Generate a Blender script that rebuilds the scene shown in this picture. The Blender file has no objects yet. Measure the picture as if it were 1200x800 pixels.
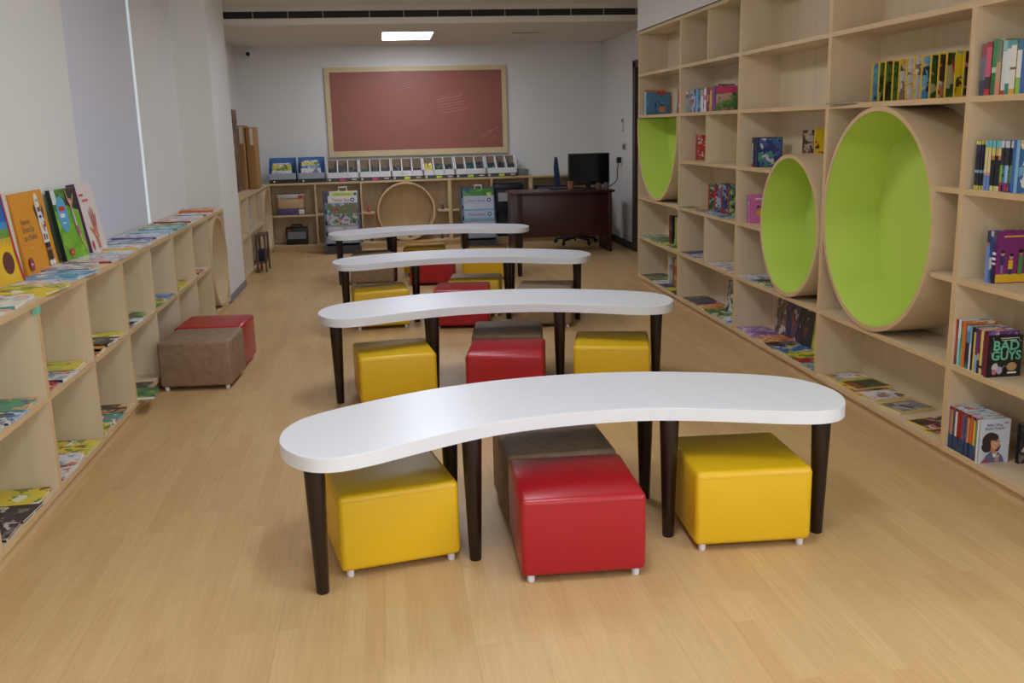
import bpy, bmesh, math, random
from math import sin, cos, pi, radians, atan2, hypot
from mathutils import Matrix, Vector
random.seed(7)
S = bpy.context.scene
COL = S.collection
S.view_settings.view_transform = 'Standard'
S.view_settings.look = 'None'
S.view_settings.exposure = -0.09
S.view_settings.gamma = 1.0
S.view_settings.use_curve_mapping = False

# ------------------------------------------------------------------ helpers
def lin(c):
    return tuple((x / 255 / 12.92) if x / 255 <= 0.04045 else ((x / 255 + 0.055) / 1.055) ** 2.4 for x in c) + (1.0,)

MATS = {}
def new_mat(name):
    m = bpy.data.materials.new(name); m.use_nodes = True
    return m, m.node_tree.nodes, m.node_tree.links, m.node_tree.nodes['Principled BSDF']

def plain(name, rgb, rough=0.5, metal=0.0, spec=0.5, bump=0.0, bscale=200.0, var=0.0, vscale=6.0, coat=0.0):
    if name in MATS: return MATS[name]
    m, n, l, b = new_mat(name)
    b.inputs['Base Color'].default_value = lin(rgb)
    b.inputs['Roughness'].default_value = rough
    b.inputs['Metallic'].default_value = metal
    b.inputs['Specular IOR Level'].default_value = spec
    if coat: b.inputs['Coat Weight'].default_value = coat
    tc = n.new('ShaderNodeTexCoord')
    if var > 0:
        nz = n.new('ShaderNodeTexNoise'); nz.inputs['Scale'].default_value = vscale; nz.inputs['Detail'].default_value = 5
        l.new(tc.outputs['Object'], nz.inputs['Vector'])
        mx = n.new('ShaderNodeMix'); mx.data_type = 'RGBA'
        mx.inputs['A'].default_value = lin([max(0, c * (1 - var)) for c in rgb])
        mx.inputs['B'].default_value = lin([min(255, c * (1 + var)) for c in rgb])
        l.new(nz.outputs['Fac'], mx.inputs['Factor']); l.new(mx.outputs['Result'], b.inputs['Base Color'])
    if bump > 0:
        nb = n.new('ShaderNodeTexNoise'); nb.inputs['Scale'].default_value = bscale; nb.inputs['Detail'].default_value = 3
        l.new(tc.outputs['Object'], nb.inputs['Vector'])
        bp = n.new('ShaderNodeBump'); bp.inputs['Strength'].default_value = bump; bp.inputs['Distance'].default_value = 0.002
        l.new(nb.outputs['Fac'], bp.inputs['Height']); l.new(bp.outputs['Normal'], b.inputs['Normal'])
    MATS[name] = m
    return m

def emit(name, rgb, strength):
    m, n, l, b = new_mat(name)
    b.inputs['Base Color'].default_value = (0, 0, 0, 1)
    b.inputs['Emission Color'].default_value = lin(rgb)
    b.inputs['Emission Strength'].default_value = strength
    return m

def wood(name, c1, c2, stretch, rough=0.45, scale=9.0):
    m, n, l, b = new_mat(name)
    tc = n.new('ShaderNodeTexCoord'); mp = n.new('ShaderNodeMapping')
    mp.inputs['Scale'].default_value = stretch
    l.new(tc.outputs['Object'], mp.inputs['Vector'])
    nz = n.new('ShaderNodeTexNoise'); nz.inputs['Scale'].default_value = scale; nz.inputs['Detail'].default_value = 6
    nz.inputs['Roughness'].default_value = 0.6
    l.new(mp.outputs['Vector'], nz.inputs['Vector'])
    r = n.new('ShaderNodeValToRGB')
    r.color_ramp.elements[0].position = 0.3; r.color_ramp.elements[0].color = lin(c1)
    r.color_ramp.elements[1].position = 0.7; r.color_ramp.elements[1].color = lin(c2)
    l.new(nz.outputs['Fac'], r.inputs['Fac']); l.new(r.outputs['Color'], b.inputs['Base Color'])
    b.inputs['Roughness'].default_value = rough
    return m

def art(name, cols, scale=14.0, rough=0.35):
    """printed cover: irregular patches of a few inks"""
    if name in MATS: return MATS[name]
    m, n, l, b = new_mat(name)
    tc = n.new('ShaderNodeTexCoord'); oi = n.new('ShaderNodeObjectInfo')
    add = n.new('ShaderNodeVectorMath'); add.operation = 'MULTIPLY_ADD'
    cb = n.new('ShaderNodeCombineXYZ')
    for k in range(3): l.new(oi.outputs['Random'], cb.inputs[k])
    add.inputs[1].default_value = (7, 5, 9)
    l.new(cb.outputs['Vector'], add.inputs[0]); l.new(tc.outputs['Object'], add.inputs[2])
    nz = n.new('ShaderNodeTexNoise'); nz.inputs['Scale'].default_value = 18; nz.inputs['Detail'].default_value = 3
    l.new(add.outputs['Vector'], nz.inputs['Vector'])
    mx = n.new('ShaderNodeMix'); mx.data_type = 'VECTOR'; mx.inputs['Factor'].default_value = 0.11
    l.new(add.outputs['Vector'], mx.inputs['A']); l.new(nz.outputs['Color'], mx.inputs['B'])
    vo = n.new('ShaderNodeTexVoronoi'); vo.inputs['Scale'].default_value = scale*1.9
    l.new(mx.outputs['Result'], vo.inputs['Vector'])
    sx = n.new('ShaderNodeSeparateColor'); l.new(vo.outputs['Color'], sx.inputs['Color'])
    r = n.new('ShaderNodeValToRGB'); r.color_ramp.interpolation = 'CONSTANT'
    cr = r.color_ramp
    while len(cr.elements) < len(cols): cr.elements.new(0.5)
    pos = [0.0, 0.45, 0.68, 0.84, 0.93]
    for i, c in enumerate(cols):
        cr.elements[i].position = pos[i]; cr.elements[i].color = lin(c)
    l.new(sx.outputs['Red'], r.inputs['Fac']); l.new(r.outputs['Color'], b.inputs['Base Color'])
    b.inputs['Roughness'].default_value = rough
    MATS[name] = m
    return m

def bands(name, stops, rough=0.4):
    """printed spine: colour bands up the height"""
    if name in MATS: return MATS[name]
    m, n, l, b = new_mat(name)
    tc = n.new('ShaderNodeTexCoord'); sp = n.new('ShaderNodeSeparateXYZ')
    l.new(tc.outputs['Generated'], sp.inputs['Vector'])
    r = n.new('ShaderNodeValToRGB'); r.color_ramp.interpolation = 'CONSTANT'
    cr = r.color_ramp
    while len(cr.elements) < len(stops): cr.elements.new(0.5)
    for i, (p, c) in enumerate(stops):
        cr.elements[i].position = p; cr.elements[i].color = lin(c)
    l.new(sp.outputs['Z'], r.inputs['Fac']); l.new(r.outputs['Color'], b.inputs['Base Color'])
    b.inputs['Roughness'].default_value = rough
    MATS[name] = m
    return m

class MB:
    def __init__(s): s.bm = bmesh.new()
    def face(s, vs, mat=0, smooth=False):
        try:
            f = s.bm.faces.new(vs)
        except ValueError:
            return None
        f.material_index = mat; f.smooth = smooth
        return f
    def box(s, x0, x1, y0, y1, z0, z1, mat=0, edge=None, emat=1, bev=0.0, M=None, seg=2):
        v = [s.bm.verts.new(p) for p in [(x0,y0,z0),(x1,y0,z0),(x1,y1,z0),(x0,y1,z0),(x0,y0,z1),(x1,y0,z1),(x1,y1,z1),(x0,y1,z1)]]
        F = {'-z': (3,2,1,0), '+z': (4,5,6,7), '-y': (0,1,5,4), '+x': (1,2,6,5), '+y': (2,3,7,6), '-x': (3,0,4,7)}
        fs = []
        for k, q in F.items():
            fs.append(s.face([v[i] for i in q], emat if (edge and k in edge.split()) else mat))
        if M is not None:
            bmesh.ops.transform(s.bm, matrix=M, verts=v)
        if bev > 0:
            es = list({e for f in fs for e in f.edges})
            r = bmesh.ops.bevel(s.bm, geom=es, offset=bev, segments=seg, profile=0.5, affect='EDGES')
            for f in r['faces']: f.smooth = True
        return v
    def prism(s, pts, z0, z1, mat=0, smat=None, axis='z', smooth=False):
        def P(a, b, c):
            return {'z': (a, b, c), 'x': (c, a, b), 'y': (a, c, b)}[axis]
        A = [s.bm.verts.new(P(a, b, z0)) for a, b in pts]; B = [s.bm.verts.new(P(a, b, z1)) for a, b in pts]
        n = len(pts); sm = mat if smat is None else smat
        s.face(A[::-1], mat); s.face(B, mat)
        for i in range(n): s.face([A[i], A[(i+1) % n], B[(i+1) % n], B[i]], sm, smooth)
    def lathe(s, prof, c=(0,0,0), seg=20, mat=0, M=None, smooth=True):
        rings = []; allv = []
        for r, z in prof:
            ring = [s.bm.verts.new((c[0] + r*cos(2*pi*k/seg), c[1] + r*sin(2*pi*k/seg), c[2] + z)) for k in range(seg)]
            rings.append(ring); allv += ring
        for a, b in zip(rings[:-1], rings[1:]):
            for k in range(seg): s.face([a[k], a[(k+1) % seg], b[(k+1) % seg], b[k]], mat, smooth)
        s.face(rings[0][::-1], mat); s.face(rings[-1], mat)
        if M is not None: bmesh.ops.transform(s.bm, matrix=M, verts=allv)
    def tube(s, pts, r, seg=8, mat=0):
        pts = [Vector(p) for p in pts]; rings = []
        for i, p in enumerate(pts):
            d = (pts[min(i+1, len(pts)-1)] - pts[max(i-1, 0)]).normalized()
            u = d.orthogonal().normalized(); w = d.cross(u)
            if rings:
                pu = last; u = (pu - d * pu.dot(d)).normalized(); w = d.cross(u)
            last = u
            rings.append([s.bm.verts.new(p + (u*cos(2*pi*k/seg) + w*sin(2*pi*k/seg))*r) for k in range(seg)])
        for a, b in zip(rings[:-1], rings[1:]):
            for k in range(seg): s.face([a[k], a[(k+1) % seg], b[(k+1) % seg], b[k]], mat, True)
        s.face(rings[0][::-1], mat); s.face(rings[-1], mat)
    def build(s, name, mats, parent=None, loc=(0,0,0), rot=(0,0,0), off=None, fix=True):
        if off is not None: bmesh.ops.translate(s.bm, verts=s.bm.verts, vec=(-off[0], -off[1], -off[2]))
        if fix: bmesh.ops.recalc_face_normals(s.bm, faces=s.bm.faces)
        me = bpy.data.meshes.new(name); s.bm.to_mesh(me); s.bm.free()
        for m in (mats if isinstance(mats, (list, tuple)) else [mats]): me.materials.append(m)
        me.set_sharp_from_angle(angle=radians(40))
        o = bpy.data.objects.new(name, me); COL.objects.link(o)
        o.location = loc; o.rotation_euler = rot
        if parent: o.parent = parent
        return o

def tag(o, label=None, cat=None, group=None, kind=None):
    if label: o['label'] = label
    if cat: o['category'] = cat
    if group: o['group'] = group
    if kind: o['kind'] = kind
    return o
def empty(name, loc, label, cat, group=None, rz=0.0):
    o = bpy.data.objects.new(name, None); COL.objects.link(o)
    o.empty_display_size = 0.1; o.location = loc; o.rotation_euler = (0, 0, rz)
    return tag(o, label, cat, group)
def copy_tree(o, parent=None):
    c = o.copy(); COL.objects.link(c)
    if parent: c.parent = parent
    for ch in [x for x in bpy.data.objects if x.parent == o]: copy_tree(ch, c)
    return c
def struct(o): o['kind'] = 'structure'; return o
def text_mesh(name, body, size, mat, parent, loc, rot=(0,0,0), align='CENTER', shear=0.0, extr=0.0003, bold=0.0, sx=1.0):
    cu = bpy.data.curves.new(name, 'FONT'); cu.body = body; cu.size = size; cu.align_x = align; cu.extrude = extr
    cu.offset = bold; cu.shear = shear; cu.resolution_u = 3
    o = bpy.data.objects.new(name, cu); COL.objects.link(o)
    bpy.context.view_layer.update()
    me = bpy.data.meshes.new_from_object(o.evaluated_get(bpy.context.evaluated_depsgraph_get()))
    bpy.data.objects.remove(o); bpy.data.curves.remove(cu)
    me.materials.clear(); me.materials.append(mat)
    for v in me.vertices: v.co.x *= sx
    r = bpy.data.objects.new(name, me); COL.objects.link(r)
    r.parent = parent; r.location = loc; r.rotation_euler = rot
    return r

# ------------------------------------------------------------------ materials
WHITE_WALL = plain('white_wall_paint', (226, 225, 221), 0.75, bump=0.05, bscale=300)
CEIL = plain('ceiling_paint', (224, 218, 210), 0.85)
WV = wood('birch_upright', (212, 191, 158), (222, 202, 170), (1.6, 1.6, 0.12))
WH = wood('birch_shelf', (210, 188, 154), (220, 199, 166), (1.6, 0.14, 1.6))
WE = wood('birch_edge', (202, 170, 124), (213, 183, 138), (1.5, 0.3, 0.3), 0.4)
RINGW = wood('birch_bent', (206, 183, 148), (217, 196, 162), (0.4, 1.0, 1.0), 0.4)
GREEN = plain('lime_green_lining', (190, 214, 90), 0.65, bump=0.05, bscale=300)
TABLE_TOP = plain('white_table_laminate', (228, 230, 236), 0.32, spec=0.4)
LEG = wood('dark_walnut_stain', (24, 12, 9), (36, 19, 14), (3, 3, 0.3), 0.35)
YEL = plain('yellow_leatherette', (222, 178, 22), 0.42, bump=0.12, bscale=350)
RED = plain('red_leatherette', (168, 24, 34), 0.30, bump=0.10, bscale=350)
BRN = plain('brown_suede', (136, 110, 84), 0.65, bump=0.2, bscale=250, var=0.22, vscale=24)
FOOT = plain('white_plastic_foot', (225, 222, 230), 0.4)
BLACK = plain('black_plastic', (20, 20, 22), 0.45)
PAPER = plain('page_block', (226, 220, 205), 0.8, bump=0.1, bscale=500)
DARKWOOD = wood('mahogany_laminate', (54, 22, 20), (68, 29, 26), (0.3, 2, 2), 0.35)
KRAFT = plain('brown_cardboard', (164, 122, 78), 0.8, var=0.06)
WPLASTIC = plain('white_plastic', (228, 228, 230), 0.4)
GREY = plain('grey_plastic', (120, 122, 128), 0.5)
DGREY = plain('dark_grey_trim', (58, 58, 62), 0.5)
BLUE = plain('blue_plastic', (58, 112, 178), 0.45)

def floor_mat():
    m, n, l, b = new_mat('laminate_plank_floor')
    tc = n.new('ShaderNodeTexCoord')
    mp = n.new('ShaderNodeMapping'); mp.inputs['Rotation'].default_value = (0, 0, radians(90))
    l.new(tc.outputs['Object'], mp.inputs['Vector'])
    br = n.new('ShaderNodeTexBrick')
    br.inputs['Scale'].default_value = 1.0; br.inputs['Brick Width'].default_value = 0.52; br.inputs['Row Height'].default_value = 0.066
    br.inputs['Mortar Size'].default_value = 0.0; br.offset = 0.37; br.offset_frequency = 2
    br.inputs['Color1'].default_value = (0, 0, 0, 1); br.inputs['Color2'].default_value = (1, 1, 1, 1)
    br.inputs['Bias'].default_value = 0.0
    l.new(mp.outputs['Vector'], br.inputs['Vector'])
    # grain stretched along the planks
    mg = n.new('ShaderNodeMapping'); mg.inputs['Scale'].default_value = (30, 1.6, 1)
    l.new(tc.outputs['Object'], mg.inputs['Vector'])
    nz = n.new('ShaderNodeTexNoise'); nz.inputs['Scale'].default_value = 2.2; nz.inputs['Detail'].default_value = 7; nz.inputs['Roughness'].default_value = 0.65
    nz.inputs['Distortion'].default_value = 0.6
    l.new(mg.outputs['Vector'], nz.inputs['Vector'])
    r1 = n.new('ShaderNodeValToRGB')
    r1.color_ramp.elements[0].color = lin((200, 164, 114)); r1.color_ramp.elements[1].color = lin((209, 176, 126))
    l.new(br.outputs['Color'], r1.inputs['Fac'])
    r2 = n.new('ShaderNodeValToRGB')
    r2.color_ramp.elements[0].position = 0.32; r2.color_ramp.elements[0].color = lin((208, 196, 180))
    r2.color_ramp.elements[1].position = 0.66; r2.color_ramp.elements[1].color = (1, 1, 1, 1)
    l.new(nz.outputs['Fac'], r2.inputs['Fac'])
    mx = n.new('ShaderNodeMix'); mx.data_type = 'RGBA'; mx.blend_type = 'MULTIPLY'; mx.inputs['Factor'].default_value = 0.32
    l.new(r1.outputs['Color'], mx.inputs['A']); l.new(r2.outputs['Color'], mx.inputs['B'])
    # joints between the three-strip boards
    b2 = n.new('ShaderNodeTexBrick'); b2.inputs['Scale'].default_value = 1.0
    b2.inputs['Brick Width'].default_value = 1.3; b2.inputs['Row Height'].default_value = 0.198
    b2.inputs['Mortar Size'].default_value = 0.0012; b2.inputs['Mortar Smooth'].default_value = 0.3; b2.offset = 0.5
    b2.inputs['Color1'].default_value = (1, 1, 1, 1); b2.inputs['Color2'].default_value = (1, 1, 1, 1); b2.inputs['Mortar'].default_value = (0.45, 0.33, 0.24, 1)
    l.new(mp.outputs['Vector'], b2.inputs['Vector'])
    mx2 = n.new('ShaderNodeMix'); mx2.data_type = 'RGBA'; mx2.blend_type = 'MULTIPLY'; mx2.inputs['Factor'].default_value = 0.25
    l.new(mx.outputs['Result'], mx2.inputs['A']); l.new(b2.outputs['Color'], mx2.inputs['B'])
    l.new(mx2.outputs['Result'], b.inputs['Base Color'])
    b.inputs['Roughness'].default_value = 0.42; b.inputs['Specular IOR Level'].default_value = 0.35
    return m
FLOOR = floor_mat()

# ------------------------------------------------------------------ the room
XW, XC, XR, YB, YF = -1.74, -1.445, 2.38, 13.1, -3.2     # left wall, column face, right bookcase front, back wall, front wall
ZC, ZCF, YD = 2.575, 2.76, 10.55                         # lower ceiling at the back, front ceiling, where it drops
XRW = 2.96
def slab(name, *b, mats=None):
    m = MB(); m.box(*b); return struct(m.build(name, mats or WHITE_WALL))
slab('floor', -2.2, 3.3, YF-.15, YB+.15, -0.1, 0.0, mats=FLOOR)
m = MB()
m.box(-2.2, 3.3, YF-.15, YD, ZCF, ZCF+.1)
m.box(-2.2, 3.3, YD, YB+.15, ZC, ZCF+.1)
struct(m.build('ceiling', CEIL))
slab('wall_back', -2.2, 3.3, YB, YB+.15, 0, ZCF)
# left wall with the window opening behind the blind
WY0, WY1, WZ0, WZ1 = 5.93, 7.505, 0.30, 2.70
m = MB()
m.box(XW-.3, XW, YF, WY0, 0, ZCF)
m.box(XW-.3, XW, WY1, 9.9, 0, ZCF)
m.box(XW-.3, XW, WY0, WY1, 0, WZ0)
m.box(XW-.3, XW, WY0, WY1, WZ1, ZCF)
m.box(XW-.3, XW-.06, 9.9, YB, 0, ZCF)
struct(m.build('wall_left', WHITE_WALL))
slab('wall_column', XW-.05, XC, 8.9, 9.92, 0, ZCF)
m = MB()
m.box(XW, XC+.010, 8.890, 9.930, 0, 0.065)
struct(m.build('baseboard_column', plain('grey_skirting', (128, 130, 134), 0.5)))
# right side: deep wall behind the bookcases, bulkhead above them, return, rear part
m = MB()
m.box(2.672, XRW+.2, 2.3, 9.05, 0, 2.33)
m.box(XR-.005, XRW+.2, 2.3, 9.05, 2.33, ZCF)
m.box(XRW, XRW+.2, YF, -2.4, 0, ZCF); m.box(XRW, XRW+.2, 1.8, 2.3, 0, ZCF)
m.box(XRW, XRW+.2, -2.4, 1.8, 0, .8); m.box(XRW, XRW+.2, -2.4, 1.8, 2.45, ZCF)
m.box(XRW, XRW+.2, 9.05, 10.2, 0, ZCF)
m.box(XRW, XRW+.2, 10.2, 11.35, 2.20, ZCF)
m.box(XRW, XRW+.2, 11.35, YB, 0, ZCF)
struct(m.build('wall_right', WHITE_WALL))
m = MB()
m.box(XRW-.015, XRW, 11.42, YB, 0, 0.09)
struct(m.build('baseboard_right', DGREY))
m = MB(); m.box(2.05, XRW-.015, YB-.014, YB, 0, 0.09)
struct(m.build('baseboard_back', DGREY))
# dark timber door in the right wall
m = MB(); m.box(XRW+.03, XRW+.07, 10.27, 11.30, 0.006, 2.14)
d = struct(m.build('door_1', plain('dark_door_leaf', (62, 46, 36), 0.5, var=0.1)))
m = MB()
m.box(XRW-.02, XRW+.1, 11.30, 11.42, 0, 2.2); m.box(XRW-.02, XRW+.1, 10.15, 10.27, 0, 2.2); m.box(XRW-.02, XRW+.1, 10.15, 11.42, 2.14, 2.22)
struct(m.build('door_frame', plain('dark_door_frame', (70, 54, 44), 0.5), d))
m = MB(); m.tube([(XRW+.03, 10.36, 1.0), (XRW-.01, 10.36, 1.0), (XRW-.01, 10.48, 1.0)], 0.01)
struct(m.build('door_handle', plain('brushed_steel', (170, 170, 172), 0.3, 1.0), d))
# front wall behind the camera with the big daylight window
FW = (-1.3, 2.0, 0.9, 2.45)
m = MB()
m.box(-2.2, FW[0], YF-.15, YF, 0, ZCF); m.box(FW[1], 3.3, YF-.15, YF, 0, ZCF)
m.box(FW[0], FW[1], YF-.15, YF, 0, FW[2]); m.box(FW[0], FW[1], YF-.15, YF, FW[3], ZCF)
struct(m.build('wall_front', WHITE_WALL))
m = MB()
for a in (FW[0], 0.33, FW[1]-.05): m.box(a, a+.05, YF-.1, YF-.05, FW[2], FW[3])
for a in (FW[2], FW[3]-.05): m.box(FW[0], FW[1], YF-.1, YF-.05, a, a+.05)
struct(m.build('window_2', plain('white_window_frame', (225, 225, 225), 0.5)))
m = MB()  # unseen side window, added to let in light for the left wall
for a in (-2.4, -.35, 1.75): m.box(XRW+.08, XRW+.13, a, a+.05, .8, 2.45)
for a in (.8, 2.40): m.box(XRW+.08, XRW+.13, -2.4, 1.8, a, a+.05)
struct(m.build('added_window_3', plain('white_window_frame', (225, 225, 225), 0.5)))
# left window: frame, pane, and the roller blind in front
m = MB()
for a in (WY0, WY1-.05): m.box(XW-.2, XW-.15, a, a+.05, WZ0, WZ1)
for a in (WZ0, WZ1-.05): m.box(XW-.2, XW-.15, WY0, WY1, a, a+.05)
w1 = struct(m.build('window_1', plain('white_window_frame', (225, 225, 225), 0.5)))
def glass():
    mt, n, l, b = new_mat('window_glass')
    b.inputs['Transmission Weight'].default_value = 1.0; b.inputs['Roughness'].default_value = 0.0
    b.inputs['IOR'].default_value = 1.0; b.inputs['Base Color'].default_value = (0.95, 0.98, 1, 1)
    return mt
m = MB(); m.box(XW-.18, XW-.176, WY0+.05, WY1-.05, WZ0+.05, WZ1-.05)
struct(m.build('pane', glass(), w1))

# ------------------------------------------------------------------ roller blind (a thing that can be lifted off)
bl = empty('roller_blind', (XW-.02, 6.7, 0.33), 'grey fabric roller blind pulled down over the left window', 'blind')
m = MB(); m.box(XW-.013, XW-.010, 5.935, 7.465, 0.33, 2.68)
m.build('blind_fabric', plain('grey_blind_fabric', (212, 213, 224), 0.8, bump=0.1, bscale=600), bl, off=bl.location)
m = MB(); m.tube([(XW-.04, 5.95, 2.665), (XW-.04, 7.46, 2.665)], 0.022, 12)
m.build('roller_tube', GREY, bl, off=bl.location)
m = MB(); m.box(XW-.017, XW-.006, 5.937, 7.465, 0.315, 0.335)
m.build('bottom_rail', GREY, bl, off=bl.location)

# ------------------------------------------------------------------ right bookcases
ZL = dict(F=.085, E=.458, D=.830, C=1.205, B=1.577, A=1.947, T=2.32)
TH = 0.024
XBK = 2.655
def ring_part(parent, off, cy, cz, r, a0=0.0, a1=2*pi, full=True, x0=XR-.012, x1=XBK, th=.022, name='reading_nook_ring', lining=True, mats=None):
    N = 96
    angs = [a0 + (a1-a0)*k/N for k in range(N + (0 if full else 1))]
    m = MB(); rows = []
    for a in angs:
        c, s_ = cos(a), sin(a)
        rows.append([m.bm.verts.new(p) for p in [(x0, cy+r*c, cz+r*s_), (x1, cy+r*c, cz+r*s_), (x1, cy+(r-th)*c, cz+(r-th)*s_), (x0, cy+(r-th)*c, cz+(r-th)*s_)]])
    n = len(rows)
    for i in range(n if full else n-1):
        A, B = rows[i], rows[(i+1) % n]
        for k in range(4): m.face([A[k], B[k], B[(k+1) % 4], A[(k+1) % 4]], 1 if k == 3 else 0, k != 3)
    if not full: m.face(rows[0]); m.face(rows[-1][::-1])
    ro = m.build(name, mats or [RINGW, WE], parent, off=off)
    if lining:
        m = MB(); ri = r-th-.001
        xa, xb = x0+.004, x1-.006
        fr, bk, ctr = [], [], None
        for a in angs:
            fr.append(m.bm.verts.new((xa, cy+ri*cos(a), cz+ri*sin(a))))
            # the back edge is an octagon of flat padded panels
            st = pi/4; aa = (a + st/2) % st - st/2
            ro8 = ri*0.955*cos(st/2)/cos(((a) % st) - st/2) if full else ri*0.97
            bk.append(m.bm.verts.new((xb, cy+ro8*cos(a), cz+ro8*sin(a))))
        for i in range(n if full else n-1):
            j = (i+1) % n
            m.face([fr[i], fr[j], bk[j], bk[i]], 0, False)
        m.face(bk)
        m.build('nook_lining', GREEN, ro, off=off)
    return ro

def bookcase(y0, y1, levels, label, x_rows=(), stub=None, ring=None, span=None, ringargs={}):
    """a tall birch bookcase unit between y0 and y1; levels = shelf names going right across"""
    c = empty('bookcase', (XR+.14, (y0+y1)/2, 0), label, 'bookcase', None)
    off = c.location
    for ya in (y0, y1-.018):
        m = MB(); m.box(XR, 2.67, ya, ya+.018, 0.06, ZL['T'], 0, '-x'); m.build('side_panel', [WV, WE], c, off=off)
    a, b = y0+.018, y1-.018
    m = MB(); m.box(XBK, 2.667, a, b, .06, ZL['T']-TH); m.build('back_panel', [WV], c, off=off)
    m = MB(); m.box(XR, 2.667, a, b, ZL['T']-TH, ZL['T'], 0, '-x'); m.build('top_panel', [WH, WE], c, off=off)
    m = MB(); m.box(XR, XBK, a, b, ZL['F']-TH, ZL['F'], 0, '-x'); m.build('bottom_shelf', [WH, WE], c, off=off)
    m = MB(); m.box(XR+.028, XR+.046, y0, y1, 0, .058, 0, '-x'); m.build('plinth', [WH, WE], c, off=off)
    for k in levels:
        ya, yb = (span or {}).get(k, (a, b))
        m = MB(); m.box(XR, XBK, ya, yb, ZL[k]-TH, ZL[k], 0, '-x'); m.build('shelf', [WH, WE], c, off=off)
    for lo, hi, y in x_rows:
        m = MB(); m.box(XR, XBK, y-.009, y+.009, ZL[lo], ZL[hi]-TH, 0, '-x'); m.build('cubby_divider', [WV, WE], c, off=off)
    if ring: ring_part(c, off, *ring, **ringargs)
    return c
Y4, Y3, Y2, Y1, Y0, YE = 2.475, 3.785, 5.075, 6.405, 7.735, 9.03
R0 = .628; a1 = math.asin((ZL['B']-TH-.002-(ZL['D']+R0+.002))/R0)
bookcase(Y0, YE, 'ABDE', 'tall birch bookcase at the far end with a green half hidden reading nook', ring=(8.3825, ZL['D']+R0+.002, R0), ringargs=dict(full=False, a0=pi-a1, a1=2*pi+a1))
bookcase(Y1, Y0, 'ABCDE', 'tall birch bookcase with small split cubbies and no green nook', x_rows=[('A','T',7.07), ('C','B',7.07), ('E','D',7.07)])
bookcase(Y2, Y1, 'ABCDE', 'tall birch bookcase holding the smaller round green nook', ring=(5.518, ZL['E']+.424, .422), span=dict(C=(5.93-.09, Y1-.018), D=(5.93, Y1-.018)))
bookcase(Y3, Y2, 'ABCDE', 'tall birch bookcase holding the biggest round green nook', ring=(4.500, ZL['E']+.5495, .5475), span=dict(C=(Y3+.018, 3.985), D=(Y3+.018, 3.975)))
bookcase(Y4, Y3, 'ABCDE', 'tall birch bookcase cut by the right edge of the photo, plain shelves of books')

# ------------------------------------------------------------------ left low cases
XL, ZT, ZM = -1.404, .87, .475
def low_case(y0, y1, label, ring=False):
    c = empty('low_bookcase', (-1.57, (y0+y1)/2, 0), label, 'bookcase')
    off = c.location; a, b = y0+.018, y1-.018
    for ya in (y0, y1-.018):
        m = MB(); m.box(XW+.002, XL, ya, ya+.018, .06, ZT-.025, 0, '+x'); m.build('side_panel', [WV, WE], c, off=off)
    m = MB(); m.box(XW+.002, XW+.012, a, b, .06, ZT-.025); m.build('back_panel', [WV], c, off=off)
    m = MB(); m.box(XW+.002, XL, y0, y1, ZT-.025, ZT, 0, '+x'); m.build('top_panel', [WH, WE], c, off=off)
    m = MB(); m.box(XW+.012, XL, a, b, .06, .085, 0, '+x'); m.build('bottom_shelf', [WH, WE], c, off=off)
    m = MB(); m.box(XL-.04, XL-.022, y0, y1, 0, .06, 0, '+x'); m.build('plinth', [WH, WE], c, off=off)
    if ring:
        ring_part(c, off, (y0+y1)/2, .085+.38, .378, x0=XL+.008, x1=XW+.014, name='round_ring', lining=False)
    else:
        mid = (y0+y1)/2
        for lo, hi in ((.085, ZM-.022), (ZM, ZT-.025)):
            m = MB(); m.box(XW+.012, XL, mid-.009, mid+.009, lo, hi, 0, '+x'); m.build('cubby_divider', [WV, WE], c, off=off)
        for p, q in ((a, mid-.009), (mid+.009, b)):
            m = MB(); m.box(XW+.012, XL, p, q, ZM-.022, ZM, 0, '+x'); m.build('shelf', [WH, WE], c, off=off)
    return c
LY = [2.73, 4.02, 5.31, 6.60, 7.90, 8.70]
low_case(LY[0], LY[1], 'low birch bookcase by the left wall, nearest to the camera')
low_case(LY[1], LY[2], 'low birch bookcase by the left wall under the orange picture book')
low_case(LY[2], LY[3], 'low birch bookcase by the left wall behind the brown stool')
low_case(LY[3], LY[4], 'low birch bookcase by the left wall just before the round ring')
low_case(LY[4], LY[5], 'low birch bookcase with a round wooden ring beside the white column', True)
m = MB(); m.box(XL-.01, XL+.0012, 3.99, 4.05, ZT-.055, ZT-.027)
tag(m.build('tape_strip', plain('mint_tape', (120, 190, 170), 0.5), loc=(XL, 4.02, ZT-.04), off=(XL, 4.02, ZT-.04)), 'small mint green tape strip joining two low bookcases', 'tape')

# ------------------------------------------------------------------ tables
HALF = [(0,-.152),(.2,-.165),(.35,-.2),(.5,-.26),(.62,-.315),(.73,-.365),(.83,-.395),(.905,-.385),(.96,-.34),(1.0,-.265),(1.019,-.19),(1.018,-.11),(1.0,-.03),(.95,.06),(.85,.14),(.7,.22),(.55,.285),(.4,.335),(.2,.373),(0,.385)]
def smooth_outline():
    pts = HALF + [(-x, y) for x, y in HALF[::-1][1:-1]]
    n = len(pts); out = []
    for i in range(n):
        p0, p1, p2, p3 = pts[i-1], pts[i], pts[(i+1) % n], pts[(i+2) % n]
        for t in (0, .25, .5, .75):
            out.append(tuple(.5*((2*p1[k]) + (-p0[k]+p2[k])*t + (2*p0[k]-5*p1[k]+4*p2[k]-p3[k])*t*t + (-p0[k]+3*p1[k]-3*p2[k]+p3[k])*t**3) for k in (0, 1)))
    return out
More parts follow.
